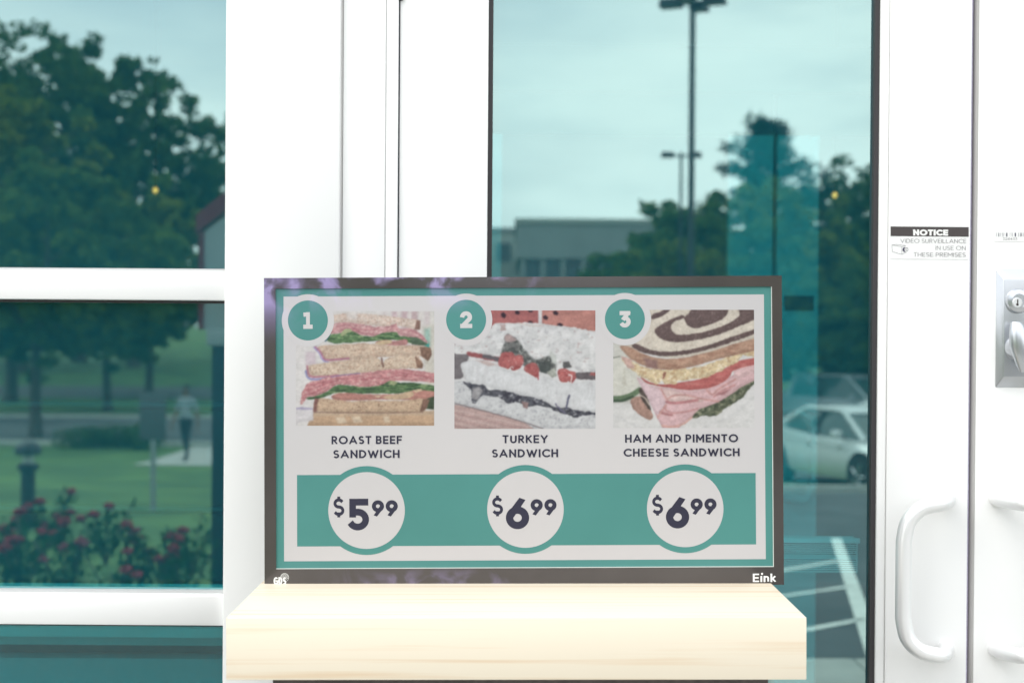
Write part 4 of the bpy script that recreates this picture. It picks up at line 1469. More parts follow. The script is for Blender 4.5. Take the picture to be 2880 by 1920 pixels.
# pimento cheese
m = p3.poly([(210, 610), (300, 640), (400, 700), (520, 720), (700, 718), (900, 690), (1100, 620), (1250, 560), (1344, 530), (1344, 600), (1300, 612), (1240, 590), (1200, 660), (1120, 690), (1080, 720), (1000, 760), (930, 790), (840, 790), (740, 826), (700, 800), (680, 846), (620, 840), (580, 842), (560, 800), (520, 852), (480, 830), (420, 800), (360, 770), (330, 740), (250, 680)], (218, 192, 146), 0.10, (20, 18), rag=13, rsc=22)
p3.put(m, (236, 218, 184), 0, (18, 16), thresh=0.58, alpha=0.8)
p3.put(m, (186, 146, 104), 0, (22, 18), thresh=0.62, alpha=0.7)
p3.poly([(210, 600), (300, 630), (330, 720), (260, 700)], (212, 170, 156), 0.12, rag=12)
p3.line([(572, 760), (590, 740), (570, 790)], 16, (150, 96, 80))
# bread crust
m = p3.poly([(180, 510), (290, 520), (400, 590), (560, 630), (760, 620), (960, 560), (1150, 500), (1344, 420), (1344, 530), (1200, 590), (1000, 640), (800, 700), (640, 722), (500, 712), (380, 680), (280, 620)], (184, 142, 116), 0.08, (90, 20), rag=3)
p3.put(m, (156, 108, 88), 0, (60, 20), thresh=0.56, alpha=0.6)
p3.poly([(400, 620), (520, 640), (520, 712), (430, 700)], (150, 112, 104), 0.1, soft=24)
# bread face, pale and dark swirl
m = p3.poly([(180, 505), (330, 430), (420, 330), (470, 215), (900, 200), (1344, 200), (1344, 425), (1200, 490), (1000, 560), (800, 606), (640, 624), (500, 600), (360, 560), (270, 520)], (214, 202, 184), 0.05, (40, 30), rag=3)
p3.put(m, (184, 166, 148), 0, (14, 12), thresh=0.64, alpha=0.5)
DK = (104, 84, 80)
dk = [
    ([(286, 520), (340, 490), (420, 540), (560, 570), (740, 560), (960, 510), (1150, 440), (1344, 340), (1344, 372), (1150, 490), (960, 548), (740, 596), (560, 606), (400, 580)], 6),
    ([(480, 390), (560, 330), (660, 280), (740, 250), (760, 280), (650, 310), (630, 380), (680, 420), (760, 425), (960, 390), (1120, 330), (1220, 270), (1220, 230), (1170, 205), (1330, 205), (1344, 250), (1240, 340), (1050, 420), (850, 470), (660, 490), (540, 460)], 6),
    ([(740, 280), (800, 230), (900, 205), (1110, 205), (1130, 240), (1060, 300), (960, 340), (850, 372), (770, 350), (760, 310)], 7),
    ([(468, 250), (560, 225), (700, 210), (720, 215), (600, 250), (468, 300)], 6),
]
for pts, rg in dk:
    m = p3.poly(pts, DK, 0.16, (12, 10), rag=rg, rsc=22)
    p3.put(m, (150, 130, 124), 0, (10, 9), thresh=0.66, alpha=0.7)
p3.build('dish_picture', screen, 2)

# ------------------------------------------------------------------ stickers on the doors
def face_pt(px, py, lift, Y=YD):
    p = P(px, py, Y)
    return (p.x, Y - 0.0006 - lift, p.z)


def quad_on(name, pts, lift, m, parent):
    return pydata(name, [face_pt(a, b, lift) for a, b in pts], [(0, 1, 2, 3)], m, parent)


def door_text(name, txt, px0, px1, pyb, pyt, wfrac, m, parent, lift, gapf=0.16, tilt=0.006):
    h = (pyb - pyt)
    shapes, tot = text_shapes(txt, h, h * wfrac, h * gapf)
    k = (px1 - px0) / tot
    items = [([(px0 + p[0] * k, pyb - p[1] + p[0] * k * tilt) for p in sv], sf) for sv, sf in shapes]
    return letter_mesh(name, items, m, parent, lambda a, b, l: face_pt(a, b, lift + l))


M_vinyl = mat('white_vinyl', (0.80, 0.80, 0.79), rough=0.4)
M_vblack = mat('black_vinyl', (0.055, 0.045, 0.045), rough=0.4)
M_vgrey = mat('grey_vinyl_print', (0.16, 0.15, 0.16), rough=0.5)
M_vblue = mat('violet_vinyl_print', (0.06, 0.055, 0.10), rough=0.5)
nt_ = quad_on('notice_sticker', [(2502, 728), (2727 - 3, 730), (2724, 636), (2503, 634)], 0.0, M_vinyl, None)
tag(nt_, 'notice sticker about video surveillance with a black band on the door stile', 'sticker')
quad_on('notice_band', [(2504.6, 664), (2724, 666), (2724, 639), (2504.6, 637)], 0.0003, M_vblack, nt_)
door_text('notice_heading', 'NOTICE', 2567.5, 2666, 662.5, 645.5, 0.27, M_mark, nt_, 0.0006, gapf=0.05)
door_text('notice_line', 'VIDEO SURVEILLANCE', 2532, 2716.6, 683, 671.5, 0.085, M_vgrey, nt_, 0.0003)
door_text('notice_line', 'IN USE ON', 2631, 2715, 703, 691.5, 0.085, M_vgrey, nt_, 0.0003)
door_text('notice_line', 'THESE PREMISES', 2569, 2715, 721.5, 710, 0.085, M_vgrey, nt_, 0.0003)
ln = []
for seg in (((2508.5, 689), (2509, 708)), ((2509, 708), (2536, 715.5)), ((2536, 715.5), (2536, 694)), ((2536, 694), (2508.5, 689)), ((2508.5, 689), (2520, 687.5)), ((2520, 687.5), (2547, 691)), ((2547, 691), (2536, 694)), ((2536, 715.5), (2549, 709))):
    ln.append(stroke_quads(list(seg), 0.8))
letter_mesh('camera_outline', ln, M_vgrey, nt_, lambda a, b, l: face_pt(a, b, 0.0003 + l))
crescent = [(2544 + 6.2 * math.cos(R(a)), 702 + 6.8 * math.sin(R(a))) for a in range(70, 300, 10)]
crescent2 = [(2547 + 3.6 * math.cos(R(a)), 702 + 5.4 * math.sin(R(a))) for a in range(290, 60, -10)]
cv = [face_pt(a, b, 0.0005) for a, b in crescent + crescent2]
pydata('camera_lens', cv, [tuple(range(len(cv)))], M_vblue, nt_)
letter_mesh('camera_lens', [stroke_quads([(2550.5 + q[0] * 3, 701.5 + q[1] * 4.5) for q in arc(0, 0, 1, 1, 0, 360, 20)], 1.2)], M_vgrey, nt_, lambda a, b, l: face_pt(a, b, 0.0004 + l))

bs = quad_on('barcode_sticker', [(2796, 680), (2962, 680), (2962, 650), (2796, 650)], 0.0, M_vinyl, None)
tag(bs, 'white barcode sticker with a printed number above the door lock', 'sticker')
bars = []
rs = random.Random(5)
for (x, w_) in ((2802, 0.7), (2808.5, 1.8), (2814, 0.6), (2819.5, 0.7), (2822.5, 0.7), (2831, 3.4), (2840, 0.5), (2846, 1.2), (2855, 3.4), (2864.5, 1.0), (2871, 2.6), (2877, 1.0)):
    bars.append(stroke_quads([(x, 655), (x, 665.5)], w_))
x = 2883
while x < 2955:
    w_ = rs.choice((0.7, 1.0, 1.8, 3.2))
    bars.append(stroke_quads([(x, 655), (x, 665.5)], w_))
    x += w_ + rs.choice((3, 4, 6))
letter_mesh('bars', bars, M_vblue, bs, lambda a, b, l: face_pt(a, b, 0.0003 + l))
door_text('barcode_number', '328433', 2820, 2860, 675, 668.5, 0.09, M_vgrey, bs, 0.0003)

# ------------------------------------------------------------------ trees mirrored in the glass
M_leafA = leaf_mat('leaf_dark', (0.038, 0.085, 0.024), (0.12, 0.19, 0.045), 0.5)
M_leafB = leaf_mat('leaf_mid', (0.045, 0.10, 0.022), (0.16, 0.23, 0.04), 0.5)
M_leafC = leaf_mat('leaf_yellow_green', (0.08, 0.14, 0.018), (0.26, 0.28, 0.035), 0.5)
M_pine = leaf_mat('needle', (0.012, 0.045, 0.02), (0.03, 0.075, 0.03), 0.2)


def leaf_cloud(centers, radii, per, size, seed, name, mtl, parent, squash=0.8, aspect=1.0):
    rs = np.random.RandomState(seed)
    P_ = []
    for c_, r_ in zip(centers, radii):
        n = max(8, int(per * (r_ / np.mean(radii)) ** 2))
        d = rs.normal(size=(n, 3))
        d /= np.linalg.norm(d, axis=1)[:, None]
        d *= (r_ * (0.35 + 0.65 * rs.rand(n) ** 0.5) * (0.8 + 0.4 * rs.rand(n)))[:, None]
        d[:, 2] *= squash
        P_.append(np.array(c_) + d)
    P_ = np.concatenate(P_)
    n = len(P_)
    a = rs.normal(size=(n, 3))
    a /= np.linalg.norm(a, axis=1)[:, None]
    b = rs.normal(size=(n, 3))
    b -= a * (a * b).sum(1)[:, None]
    b /= np.linalg.norm(b, axis=1)[:, None]
    s = size * (0.6 + 0.8 * rs.rand(n))[:, None]
    v = np.stack([P_ - a * s, P_ + b * s * 0.55 * aspect, P_ + a * s, P_ - b * s * 0.55 * aspect], 1).reshape(-1, 3).astype(np.float32)
    q = np.arange(4 * n, dtype=np.int32)
    me = bpy.data.meshes.new(name)
    me.vertices.add(4 * n)
    me.vertices.foreach_set('co', v.ravel())
    me.loops.add(4 * n)
    me.loops.foreach_set('vertex_index', q)
    me.polygons.add(n)
    me.polygons.foreach_set('loop_start', np.arange(0, 4 * n, 4, dtype=np.int32))
    me.update(calc_edges=True)
    return link(name, me, mtl, parent)


def make_broadleaf(h, w, clear, seed, mtl, nclump=90, per=150, leaf=0.16, cl=1.0):
    root = empty('broadleaf_tree')
    rs = random.Random(seed)
    t = MB()
    lean = rs.uniform(-0.3, 0.3)
    trunk = [(lean * (k / 5) ** 2 + rs.uniform(-.06, .06), rs.uniform(-.08, .08), h * 0.82 * k / 5) for k in range(6)]
    r0 = h * 0.017 + 0.03
    t.tube(spline(trunk, 3), [r0 * (1.25 if i == 0 else 1) * (1 - 0.85 * i / 15) for i in range(16)], n=9)
    tips = []
    for k in range(13):
        z = h * (clear + 0.05 + (0.72 - clear) * rs.random())
        f_ = z / (h * 0.82)
        x0 = lean * f_ * f_
        a = rs.random() * 6.283
        L = w * 0.5 * (0.45 + 0.5 * rs.random())
        p = [(x0, 0, z), (x0 + math.cos(a) * L * 0.5, math.sin(a) * L * 0.5, z + L * 0.28), (x0 + math.cos(a) * L, math.sin(a) * L, z + L * 0.62)]
        rb = r0 * (1 - 0.8 * f_) * 0.5
        t.tube(spline(p, 3), [rb * (1 - 0.8 * i / 6) for i in range(7)], n=6)
        tips.append(p[2])
    t.build('trunk', M_bark, root, smooth=True)
    cs, rr = [], []
    cz = h * (clear + 1) / 2
    hz = h * (1 - clear) / 2
    while len(cs) < nclump:
        d = Vector((rs.uniform(-1, 1), rs.uniform(-1, 1), rs.uniform(-1, 1)))
        if not 0.25 < d.length < 1:
            continue
        k = 1 - 0.35 * max(0, d.z) ** 1.5
        q = (d.x * w / 2 * k, d.y * w / 2 * k, cz + d.z * hz * (0.88 + 0.12 * rs.random()))
        cs.append(q)
        rr.append(w * cl * rs.uniform(0.055, 0.115))
    for p in tips:
        cs.append(p)
        rr.append(w * 0.09 * cl)
    leaf_cloud(cs, rr, per, leaf, seed, 'crown', mtl, root)
    return root


def make_pine(h, w, seed):
    root = empty('pine_tree')
    rs = random.Random(seed)
    t = MB()
    t.tube([(0, 0, 0), (0.08, 0, h * 0.5), (0, 0.05, h * 0.98)], [h * 0.018, h * 0.012, h * 0.002], n=8)
    cs, rr = [], []
    for k in range(62):
        f_ = 0.2 + 0.78 * (k / 61)
        z = h * f_
        L = w * 0.62 * (1.03 - f_) ** 0.8 * rs.uniform(0.55, 1.2)
        a = k * 2.4 + rs.random()
        e = (math.cos(a) * L, math.sin(a) * L, z + L * 0.30)
        t.tube([(0, 0, z), (e[0] * 0.55, e[1] * 0.55, z + L * 0.10), e], [0.05 * (1.2 - f_) + 0.012, 0.03, 0.01], n=5)
        for m_ in range(8):
            u = 0.2 + 0.82 * m_ / 7
            cs.append((e[0] * u + rs.uniform(-.2, .2), e[1] * u + rs.uniform(-.2, .2), z + L * 0.30 * u * u + rs.uniform(-.1, .2)))
            rr.append(w * 0.042 * rs.uniform(0.6, 1.3))
    t.build('trunk', M_bark, root, smooth=True)
    leaf_cloud(cs, rr, 30, 0.20, seed, 'crown', M_pine, root, squash=0.8, aspect=0.3)
    return root


protoA = make_broadleaf(17, 12.5, 0.20, 3, M_leafA, 430, 28, 0.20, 0.42)
protoB = make_broadleaf(16, 10.5, 0.16, 8, M_leafA, 340, 28, 0.20, 0.42)
protoC = make_broadleaf(7.5, 6.2, 0.20, 15, M_leafB, 230, 60, 0.12, 0.55)
protoD = make_broadleaf(8.0, 5.2, 0.14, 21, M_leafC, 200, 60, 0.13, 0.55)
protoE = make_pine(12.0, 9.0, 5)
_used = set()


def plant(proto, px, dist, top_py, rz, label, group, wide=1.0):
    r_ = proto if proto.name not in _used else copy_tree(proto)
    _used.add(proto.name)
    p = MIR(px, 960, dist)
    top = MIR(px, top_py, dist).z
    z = gz(p.y)
    h0 = {'A': 17, 'B': 16, 'C': 7.5, 'D': 8.0, 'E': 12.0}[[k for k, q in (('A', protoA), ('B', protoB), ('C', protoC), ('D', protoD), ('E', protoE)) if q == proto][0]]
    s = (top - z) / h0
    r_.location = (p.x, p.y, z - 0.03)
    r_.rotation_euler = (0, 0, rz)
    r_.scale = (s * wide, s * wide, s)
    tag(r_, label, 'tree', group)
    return r_


LA = 'tall dark broadleaf tree beyond the far road across the lawn'
GA = 'tall trees beyond the far road'
LB = 'small green broadleaf tree on the verge beside the nearer road'
GB = 'small trees along the verge'
LC = 'yellow green young tree standing in front of darker trees'
GC = 'yellow green young trees'
for a in ((protoA, 60, 78, 30, 0.3), (protoB, 225, 86, 85, 5.0), (protoB, 375, 82, 130, 1.9), (protoB, 655, 92, 330, 0.4), (protoA, -260, 84, 20, 2.2), (protoB, -600, 80, 90, 3.0),
          (protoA, 1010, 110, 420, 1.1), (protoA, 2400, 72, 425, 4.0), (protoB, 2470, 84, 500, 1.0), (protoB, 2560, 66, 380, 5.0), (protoA, 2860, 76, 330, 0.9), (protoB, 3250, 80, 400, 2.8)):
    plant(a[0], a[1], a[2], a[3], a[4], LA, GA)
for a in ((protoC, 110, 41, 430, 0.5), (protoC, 300, 56, 560, 2.5), (protoC, 1900, 60, 572, 1.4), (protoC, 2010, 52, 545, 3.2), (protoC, 2390, 48, 720, 0.2), (protoC, 2330, 56, 600, 5.3),
          (protoC, -120, 52, 500, 1.0), (protoC, 2560, 50, 700, 2.1), (protoC, 2250, 62, 700, 4.4)):
    plant(a[0], a[1], a[2], a[3], a[4], LB, GB, 1.1)
for a in ((protoD, 30, 62, 205, 0.6), (protoD, 420, 66, 520, 2.6), (protoD, 2180, 54, 470, 1.3), (protoD, 1930, 48, 650, 0.1), (protoD, 2420, 52, 800, 3.7)):
    plant(a[0], a[1], a[2], a[3], a[4], LC, GC, 1.05)
plant(protoE, 2150, 64, 345, 0.8, 'tall pine with a ragged crown behind the young trees', None, 1.15)


# ------------------------------------------------------------------ shrubs and flowers of the bed
M_rose_leaf = leaf_mat('rose_leaf', (0.015, 0.05, 0.015), (0.05, 0.11, 0.025), 0.25)
M_petal = leaf_mat('red_petal', (0.30, 0.03, 0.06), (0.50, 0.07, 0.11), 0.2)
M_petal2 = leaf_mat('pink_petal', (0.30, 0.05, 0.09), (0.45, 0.12, 0.17), 0.2)


def make_rose(seed, pet):
    root = empty('rose_bush')
    rs = random.Random(seed)
    t = MB()
    cs = []
    tips = []
    for k in range(8):
        a = rs.random() * 6.28
        L = rs.uniform(0.08, 0.34)
        z = rs.uniform(0.32, 0.62)
        p = [(0, 0, 0), (math.cos(a) * L * 0.5, math.sin(a) * L * 0.5, z * 0.6), (math.cos(a) * L, math.sin(a) * L, z)]
        t.tube(spline(p, 3), 0.007, n=5)
        tips.append(p[2])
        for u in (0.35, 0.55, 0.75, 0.9):
            cs.append((math.cos(a) * L * u, math.sin(a) * L * u, z * u))
    t.build('stem', M_bark, root)
    leaf_cloud(cs, [0.09] * len(cs), 9, 0.028, seed, 'foliage', M_rose_leaf, root)
    fm = None
    for p in tips[:4]:
        if fm is None:
            fo = leaf_cloud([(0, 0, 0)], [0.055], 60, 0.026, seed + 5, 'flower', pet, root, squash=0.6, aspect=1.5)
            fm = fo.data
        else:
            fo = link('flower', fm, None, root)
        fo.location = (p[0], p[1], p[2] + 0.02)
        fo.scale = (rs.uniform(0.55, 0.95),) * 3
    return root


rose1, rose2 = make_rose(4, M_petal), make_rose(9, M_petal2)
rs = random.Random(12)
spots = [(20, 9.8, 0), (95, 10.6, 0), (175, 11.8, 1), (300, 11.2, 0), (400, 9.4, 1), (470, 9.2, 0), (540, 10.4, 0), (140, 12.8, 0), (60, 8.9, 0), (190, 8.4, 1), (520, 8.4, 0), (330, 8.2, 0), (-60, 9.6, 0), (-140, 10.4, 1), (700, 9.4, 0), (-220, 9.2, 0)]
u_ = {0: False, 1: False}
for (px, dist, kd) in spots:
    pr = rose2 if kd else rose1
    o = pr if not u_[kd] else copy_tree(pr)
    u_[kd] = True
    p = MIR(px, 960, dist)
    o.location = (p.x, p.y, gz(p.y) - 0.01)
    o.rotation_euler = (0, 0, rs.random() * 6.28)
    s = rs.uniform(0.65, 0.95)
    o.scale = (s, s, s)
    tag(o, 'rose bush with pink blossom in the lawn bed' if kd else 'rose bush with red blossom in the lawn bed', 'rose bush', 'pink rose bushes in the bed' if kd else 'red rose bushes in the bed')

# clipped hedge plants by the path
hp = empty('hedge_shrub')
leaf_cloud([(x * 0.3, 0.1 * math.sin(x * 3), 0.3) for x in range(-3, 4)], [0.38] * 7, 150, 0.05, 44, 'foliage', M_leafA, hp, squash=0.8)
MB().tube([(0, 0, 0), (0, 0, 0.5)], 0.03, n=6).build('stem', M_bark, hp)
for i, (px, dist) in enumerate(((330, 37.0), (395, 37.0), (265, 37.0))):
    o = hp if i == 0 else copy_tree(hp)
    p = MIR(px, 960, dist)
    o.location = (p.x, p.y, gz(p.y) - 0.02)
    o.rotation_euler = (0, 0, i * 1.1)
    tag(o, 'low dark clipped hedge shrub at the edge of the path', 'shrub', 'hedge shrubs by the path')

# ------------------------------------------------------------------ lamp posts
M_lampmetal = mat('dark_bronze', (0.02, 0.022, 0.028), rough=0.5)
M_lens = mat('lamp_lens', (0.5, 0.5, 0.48), rough=0.3)


def lamp_post(px, dist, top_py, heads, rz, pr, label):
    p = MIR(px, 960, dist)
    zb_ = gz(p.y)
    H = MIR(px, top_py, dist).z - zb_
    root = empty('parking_lamp', (p.x, p.y, zb_), (0, 0, rz))
    MB().tube([(0, 0, 0), (0, 0, H)], [pr, pr * 0.8], n=14).build('pole', M_lampmetal, root, smooth=True)
    MB().lathe((0, 0, 0), [(pr * 3.2, 0), (pr * 3.2, 0.75), (pr * 2.9, 0.8)], n=20).build('concrete_base', M_kerb, root, smooth=True)
    for k in range(heads):
        a = 2 * math.pi * k / heads
        ca, sa = math.cos(a), math.sin(a)
        arm = MB().tube([(ca * pr * 0.5, sa * pr * 0.5, H - 0.12), (ca * 0.3, sa * 0.3, H - 0.10)], 0.035, n=8).build('arm', M_lampmetal, root, smooth=True)
        hd = MB()
        L0, L1, W = 0.22, 0.68, 0.19
        top_, bot_ = H, H - 0.17
        v = []
        for (l, w_, z) in ((L0, W * 0.8, bot_), (L1, W, bot_), (L1 - 0.04, W * 0.9, top_), (L0 + 0.02, W * 0.7, top_)):
            for sg in (-1, 1):
                v.append((ca * l - sa * w_ * sg, sa * l + ca * w_ * sg, z))
        hd.add(v, [(0, 1, 3, 2), (2, 3, 5, 4), (4, 5, 7, 6), (6, 7, 1, 0), (0, 2, 4, 6), (1, 7, 5, 3)])
        h_ = hd.build('lamp_head', M_lampmetal, root, bevel=0.012)
        ln_ = MB()
        v = []
        for (l, w_) in ((L0 + 0.05, W * 0.6), (L1 - 0.05, W * 0.75)):
            for sg in (-1, 1):
                v.append((ca * l - sa * w_ * sg, sa * l + ca * w_ * sg, bot_ - 0.004))
        ln_.add(v, [(0, 1, 3, 2)])
        ln_.build('lens', M_lens, h_)
    tag(root, label, 'lamp post', 'parking lot lamps')
    return root


lamp_post(1941, 29, -6, 4, R(22), 0.075, 'dark parking lamp post carrying four box heads')
lamp_post(1912, 47, 428, 2, R(4), 0.06, 'dark parking lamp post carrying two box heads')

# ------------------------------------------------------------------ low office building across the lot
M_of = mat('office_panel', (0.30, 0.31, 0.32), rough=0.8, var=0.05, scale=0.5)
M_of2 = mat('office_panel_pale', (0.42, 0.42, 0.40), rough=0.8, var=0.05, scale=0.5)
M_ofglass = mat('office_glass', (0.07, 0.09, 0.11), rough=0.1)
d_o = 105
off = empty('office_building')
z0 = gz(2 * YG - d_o)


def OX(px, dd=d_o):
    return MIR(px, 960, dd).x


yo = 2 * YG - d_o
zt_ = MIR(1640, 628, d_o).z
zw = MIR(1640, 727, d_o).z
xa, xb = OX(1452), OX(2050)
MB().box(xa, xb, yo - 22, yo, zw, zt_).build('upper_wall', M_of, off)
MB().box(xa - 0.15, xb + 0.15, yo - 22.1, yo + 0.15, zt_, zt_ + 0.35).build('parapet', M_of2, off)
MB().box(xa + 0.2, xb - 0.2, yo - 21.8, yo - 0.6, z0 - 0.3, zw).build('ground_floor', M_ofglass, off)
n_ = 10
for k in range(n_ + 1):
    x = xa + 0.3 + (xb - xa - 0.9) * k / n_
    MB().box(x, x + 0.35, yo - 0.65, yo - 0.15, z0 - 0.3, zw).build('pier', M_of, off)
for k in range(n_):
    x = xa + 0.3 + (xb - xa - 0.9) * k / n_ + 0.6
    wdt = (xb - xa - 0.9) / n_ - 0.9
    wnd = MB().box(x, x + wdt, yo - 0.62, yo - 0.52, zw - 2.6, zw - 0.3).build('window', M_ofglass, off)
    MB().box(x - 0.06, x + wdt + 0.06, yo - 0.63, yo - 0.47, zw - 2.72, zw - 2.6).build('sill', M_of2, wnd)
tag(off, 'low grey office building with a flat parapet behind the lamp posts', 'building')
rebase(off, ((xa + xb) / 2, yo, z0))
off2 = empty('office_building')
d2_ = 128
y2 = 2 * YG - d2_
xa2, xb2 = MIR(1000, 960, d2_).x, MIR(1462, 960, d2_).x
zt2 = MIR(1400, 652, d2_).z
zz = gz(y2)
MB().box(xa2, xb2, y2 - 15, y2, zz - 0.3, zt2).build('wall', M_of2, off2)
MB().box(xa2 - 0.2, xb2 + 0.2, y2 - 15.2, y2 + 0.2, zt2, zt2 + 0.4).build('parapet', M_of, off2)
for fl in range(2):
    for k in range(7):
        x = xa2 + 0.8 + (xb2 - xa2 - 1.0) * k / 7
        wv = MB().box(x, x + 1.3, y2 - 0.1, y2 + 0.02, zt2 - 2.6 - 3.4 * fl, zt2 - 1.0 - 3.4 * fl).build('window', M_ofglass, off2)
        MB().box(x - 0.05, x + 1.35, y2 - 0.1, y2 + 0.09, zt2 - 2.72 - 3.4 * fl, zt2 - 2.6 - 3.4 * fl).build('sill', M_of, wv)
tag(off2, 'pale office wing with small square windows beside the grey block', 'building')
rebase(off2, ((xa2 + xb2) / 2, y2, zz))


# ------------------------------------------------------------------ cars
M_carglass = mat('car_glass', (0.05, 0.09, 0.09), rough=0.05, spec=0.8)
M_tyre = mat('tyre', (0.02, 0.02, 0.022), rough=0.8)
M_rim = mat('wheel_rim', (0.55, 0.56, 0.58), rough=0.3, metal=0.8)
M_arch = mat('wheel_arch', (0.012, 0.012, 0.013), rough=0.9)
M_headlamp = mat('head_lamp', (0.75, 0.77, 0.78), rough=0.08)
M_tail = mat('tail_lamp', (0.35, 0.01, 0.01), rough=0.15)


def loft(rings, mirror=True):
    """rings: per station a list of (x, y>=0, z); builds both sides"""
    v, f = [], []
    n = len(rings[0])
    for r_ in rings:
        v += [(x, y, z) for x, y, z in r_] + [(x, -y, z) for x, y, z in r_]
    m_ = 2 * n
    for i in range(len(rings) - 1):
        for j in range(n - 1):
            a, b = i * m_ + j, (i + 1) * m_ + j
            f.append((a, b, b + 1, a + 1))
            a, b = i * m_ + n + j, (i + 1) * m_ + n + j
            f.append((a, a + 1, b + 1, b))
    for i in (0, len(rings) - 1):
        f.append(tuple([i * m_ + j for j in range(n)] + [i * m_ + n + j for j in range(n - 1, -1, -1)]))
    return v, f


def car(name, paint, tall, belt, prof, roof, label, loc, heading):
    """prof: (x, top z, half width) stations of the lower body; roof: (x base rear, x roof rear, x roof front, x base front)"""
    root = empty(name, loc, (0, 0, heading))
    rings = []
    for (x, zt__, w_) in prof:
        rings.append([(x, w_ * 0.90, 0.22), (x, w_ * 0.99, 0.34), (x, w_, 0.55), (x, w_ * 0.985, 0.5 * (0.62 + zt__)), (x, w_ * 0.93, zt__ - 0.03), (x, w_ * 0.80, zt__), (x, 0.0, zt__ + 0.015)])
    v, f = loft(rings)
    MB().add(v, f).build('body', paint, root, smooth=True)
    b0, r0, r1, b1 = roof
    wb, wr = 0.84, 0.60
    zb0, zb1 = belt
    # glasshouse
    g = [[(b0, wb * 0.86, zb0 - 0.04), (b0 + 0.02, wb * 0.8, zb0)], ]
    gv = [(b0, wb * 0.82, zb0 - 0.03), (r0, wr * 0.98, tall - 0.02), (r1, wr, tall - 0.02), (b1, wb * 0.86, zb1 - 0.03)]
    V = [(x, y, z) for x, y, z in gv] + [(x, -y, z) for x, y, z in gv]
    mid = [((b0 + b1) / 2, wb, (zb0 + zb1) / 2 - 0.02), ((b0 + b1) / 2, -wb, (zb0 + zb1) / 2 - 0.02)]
    V += mid
    fs = [(0, 8, 1), (8, 2, 1), (8, 3, 2), (4, 5, 9), (9, 5, 6), (9, 6, 7), (0, 1, 5, 4), (3, 7, 6, 2), (1, 2, 6, 5)]
    gh = MB().add(V, fs).build('glasshouse', M_carglass, root)
    # roof panel and pillars
    rf = MB()
    rv, rfc = loft([[(r0 - 0.16, wr * 1.02, tall - 0.075), (r0 - 0.15, wr * 0.8, tall - 0.05), (r0 - 0.14, 0, tall - 0.035)],
                    [(r0 + 0.05, wr * 1.04, tall - 0.02), (r0 + 0.05, wr * 0.8, tall + 0.005), (r0 + 0.05, 0, tall + 0.015)],
                    [((r0 + r1) / 2, wr * 1.06, tall - 0.015), ((r0 + r1) / 2, wr * 0.8, tall + 0.02), ((r0 + r1) / 2, 0, tall + 0.03)],
                    [(r1, wr * 1.04, tall - 0.02), (r1, wr * 0.8, tall + 0.005), (r1, 0, tall + 0.015)],
                    [(r1 + 0.14, wr * 1.04, tall - 0.08), (r1 + 0.13, wr * 0.8, tall - 0.06), (r1 + 0.13, 0, tall - 0.05)]])
    rf.add(rv, rfc)
    rf.build('roof', paint, root, smooth=True)
    for sg in (-1, 1):
        pl = MB()
        pl.tube([(b0 - 0.03, sg * wb * 0.84, zb0 - 0.05), (r0 - 0.10, sg * wr * 1.0, tall - 0.06), (r0 + 0.1, sg * wr * 1.03, tall - 0.02)], [0.10, 0.055, 0.04], n=8)
        pl.tube([(b1 + 0.05, sg * wb * 0.86, zb1 - 0.03), (r1 + 0.10, sg * wr * 1.03, tall - 0.06), (r1 - 0.1, sg * wr * 1.05, tall - 0.02)], [0.055, 0.045, 0.04], n=8)
        pl.tube([(r0, sg * wr * 1.03, tall - 0.025), (r1, sg * wr * 1.04, tall - 0.025)], 0.04, n=8)
        pl.build('pillar', paint, root, smooth=True)
        xm = (r0 + r1) / 2 + 0.05
        MB().tube([(xm + 0.06, sg * (wb + 0.005), (zb0 + zb1) / 2 - 0.03), (xm - 0.05, sg * wr * 1.03, tall - 0.03)], 0.035, n=6).build('door_pillar', M_gap, root)
        MB().lathe((b1 - 0.42, sg * (wb + 0.16), zb1 + 0.06), [(0.03, -0.07), (0.10, -0.05), (0.115, 0.0), (0.10, 0.06), (0.04, 0.08)], n=12).build('mirror', paint, root, smooth=True)
        MB().tube([(b1 - 0.42, sg * (wb - 0.02), zb1 + 0.0), (b1 - 0.42, sg * (wb + 0.14), zb1 + 0.03)], 0.025, n=6).build('mirror_arm', M_gap, root)
        for xd in (-0.42, 0.62):
            MB().box(xd, xd + 0.17, sg * 0.885, sg * 0.925, zb1 - 0.17, zb1 - 0.14).build('door_handle', paint, root)
        zh = prof[-2][1] - 0.10
        MB().box(prof[-1][0] - 0.30, prof[-1][0] + 0.012, sg * 0.42, sg * (prof[-1][2] - 0.02), zh - 0.10, zh + 0.02).build('headlight', M_headlamp, root, bevel=0.03)
        MB().box(prof[0][0] - 0.012, prof[0][0] + 0.25, sg * 0.45, sg * (prof[0][2] - 0.01), zb0 - 0.25, zb0 - 0.10).build('tail_light', M_tail, root, bevel=0.03)
    wheel = None
    L = prof[-1][0] - prof[0][0]
    xw_ = (prof[0][0] + 0.20 * L, prof[-1][0] - 0.20 * L)
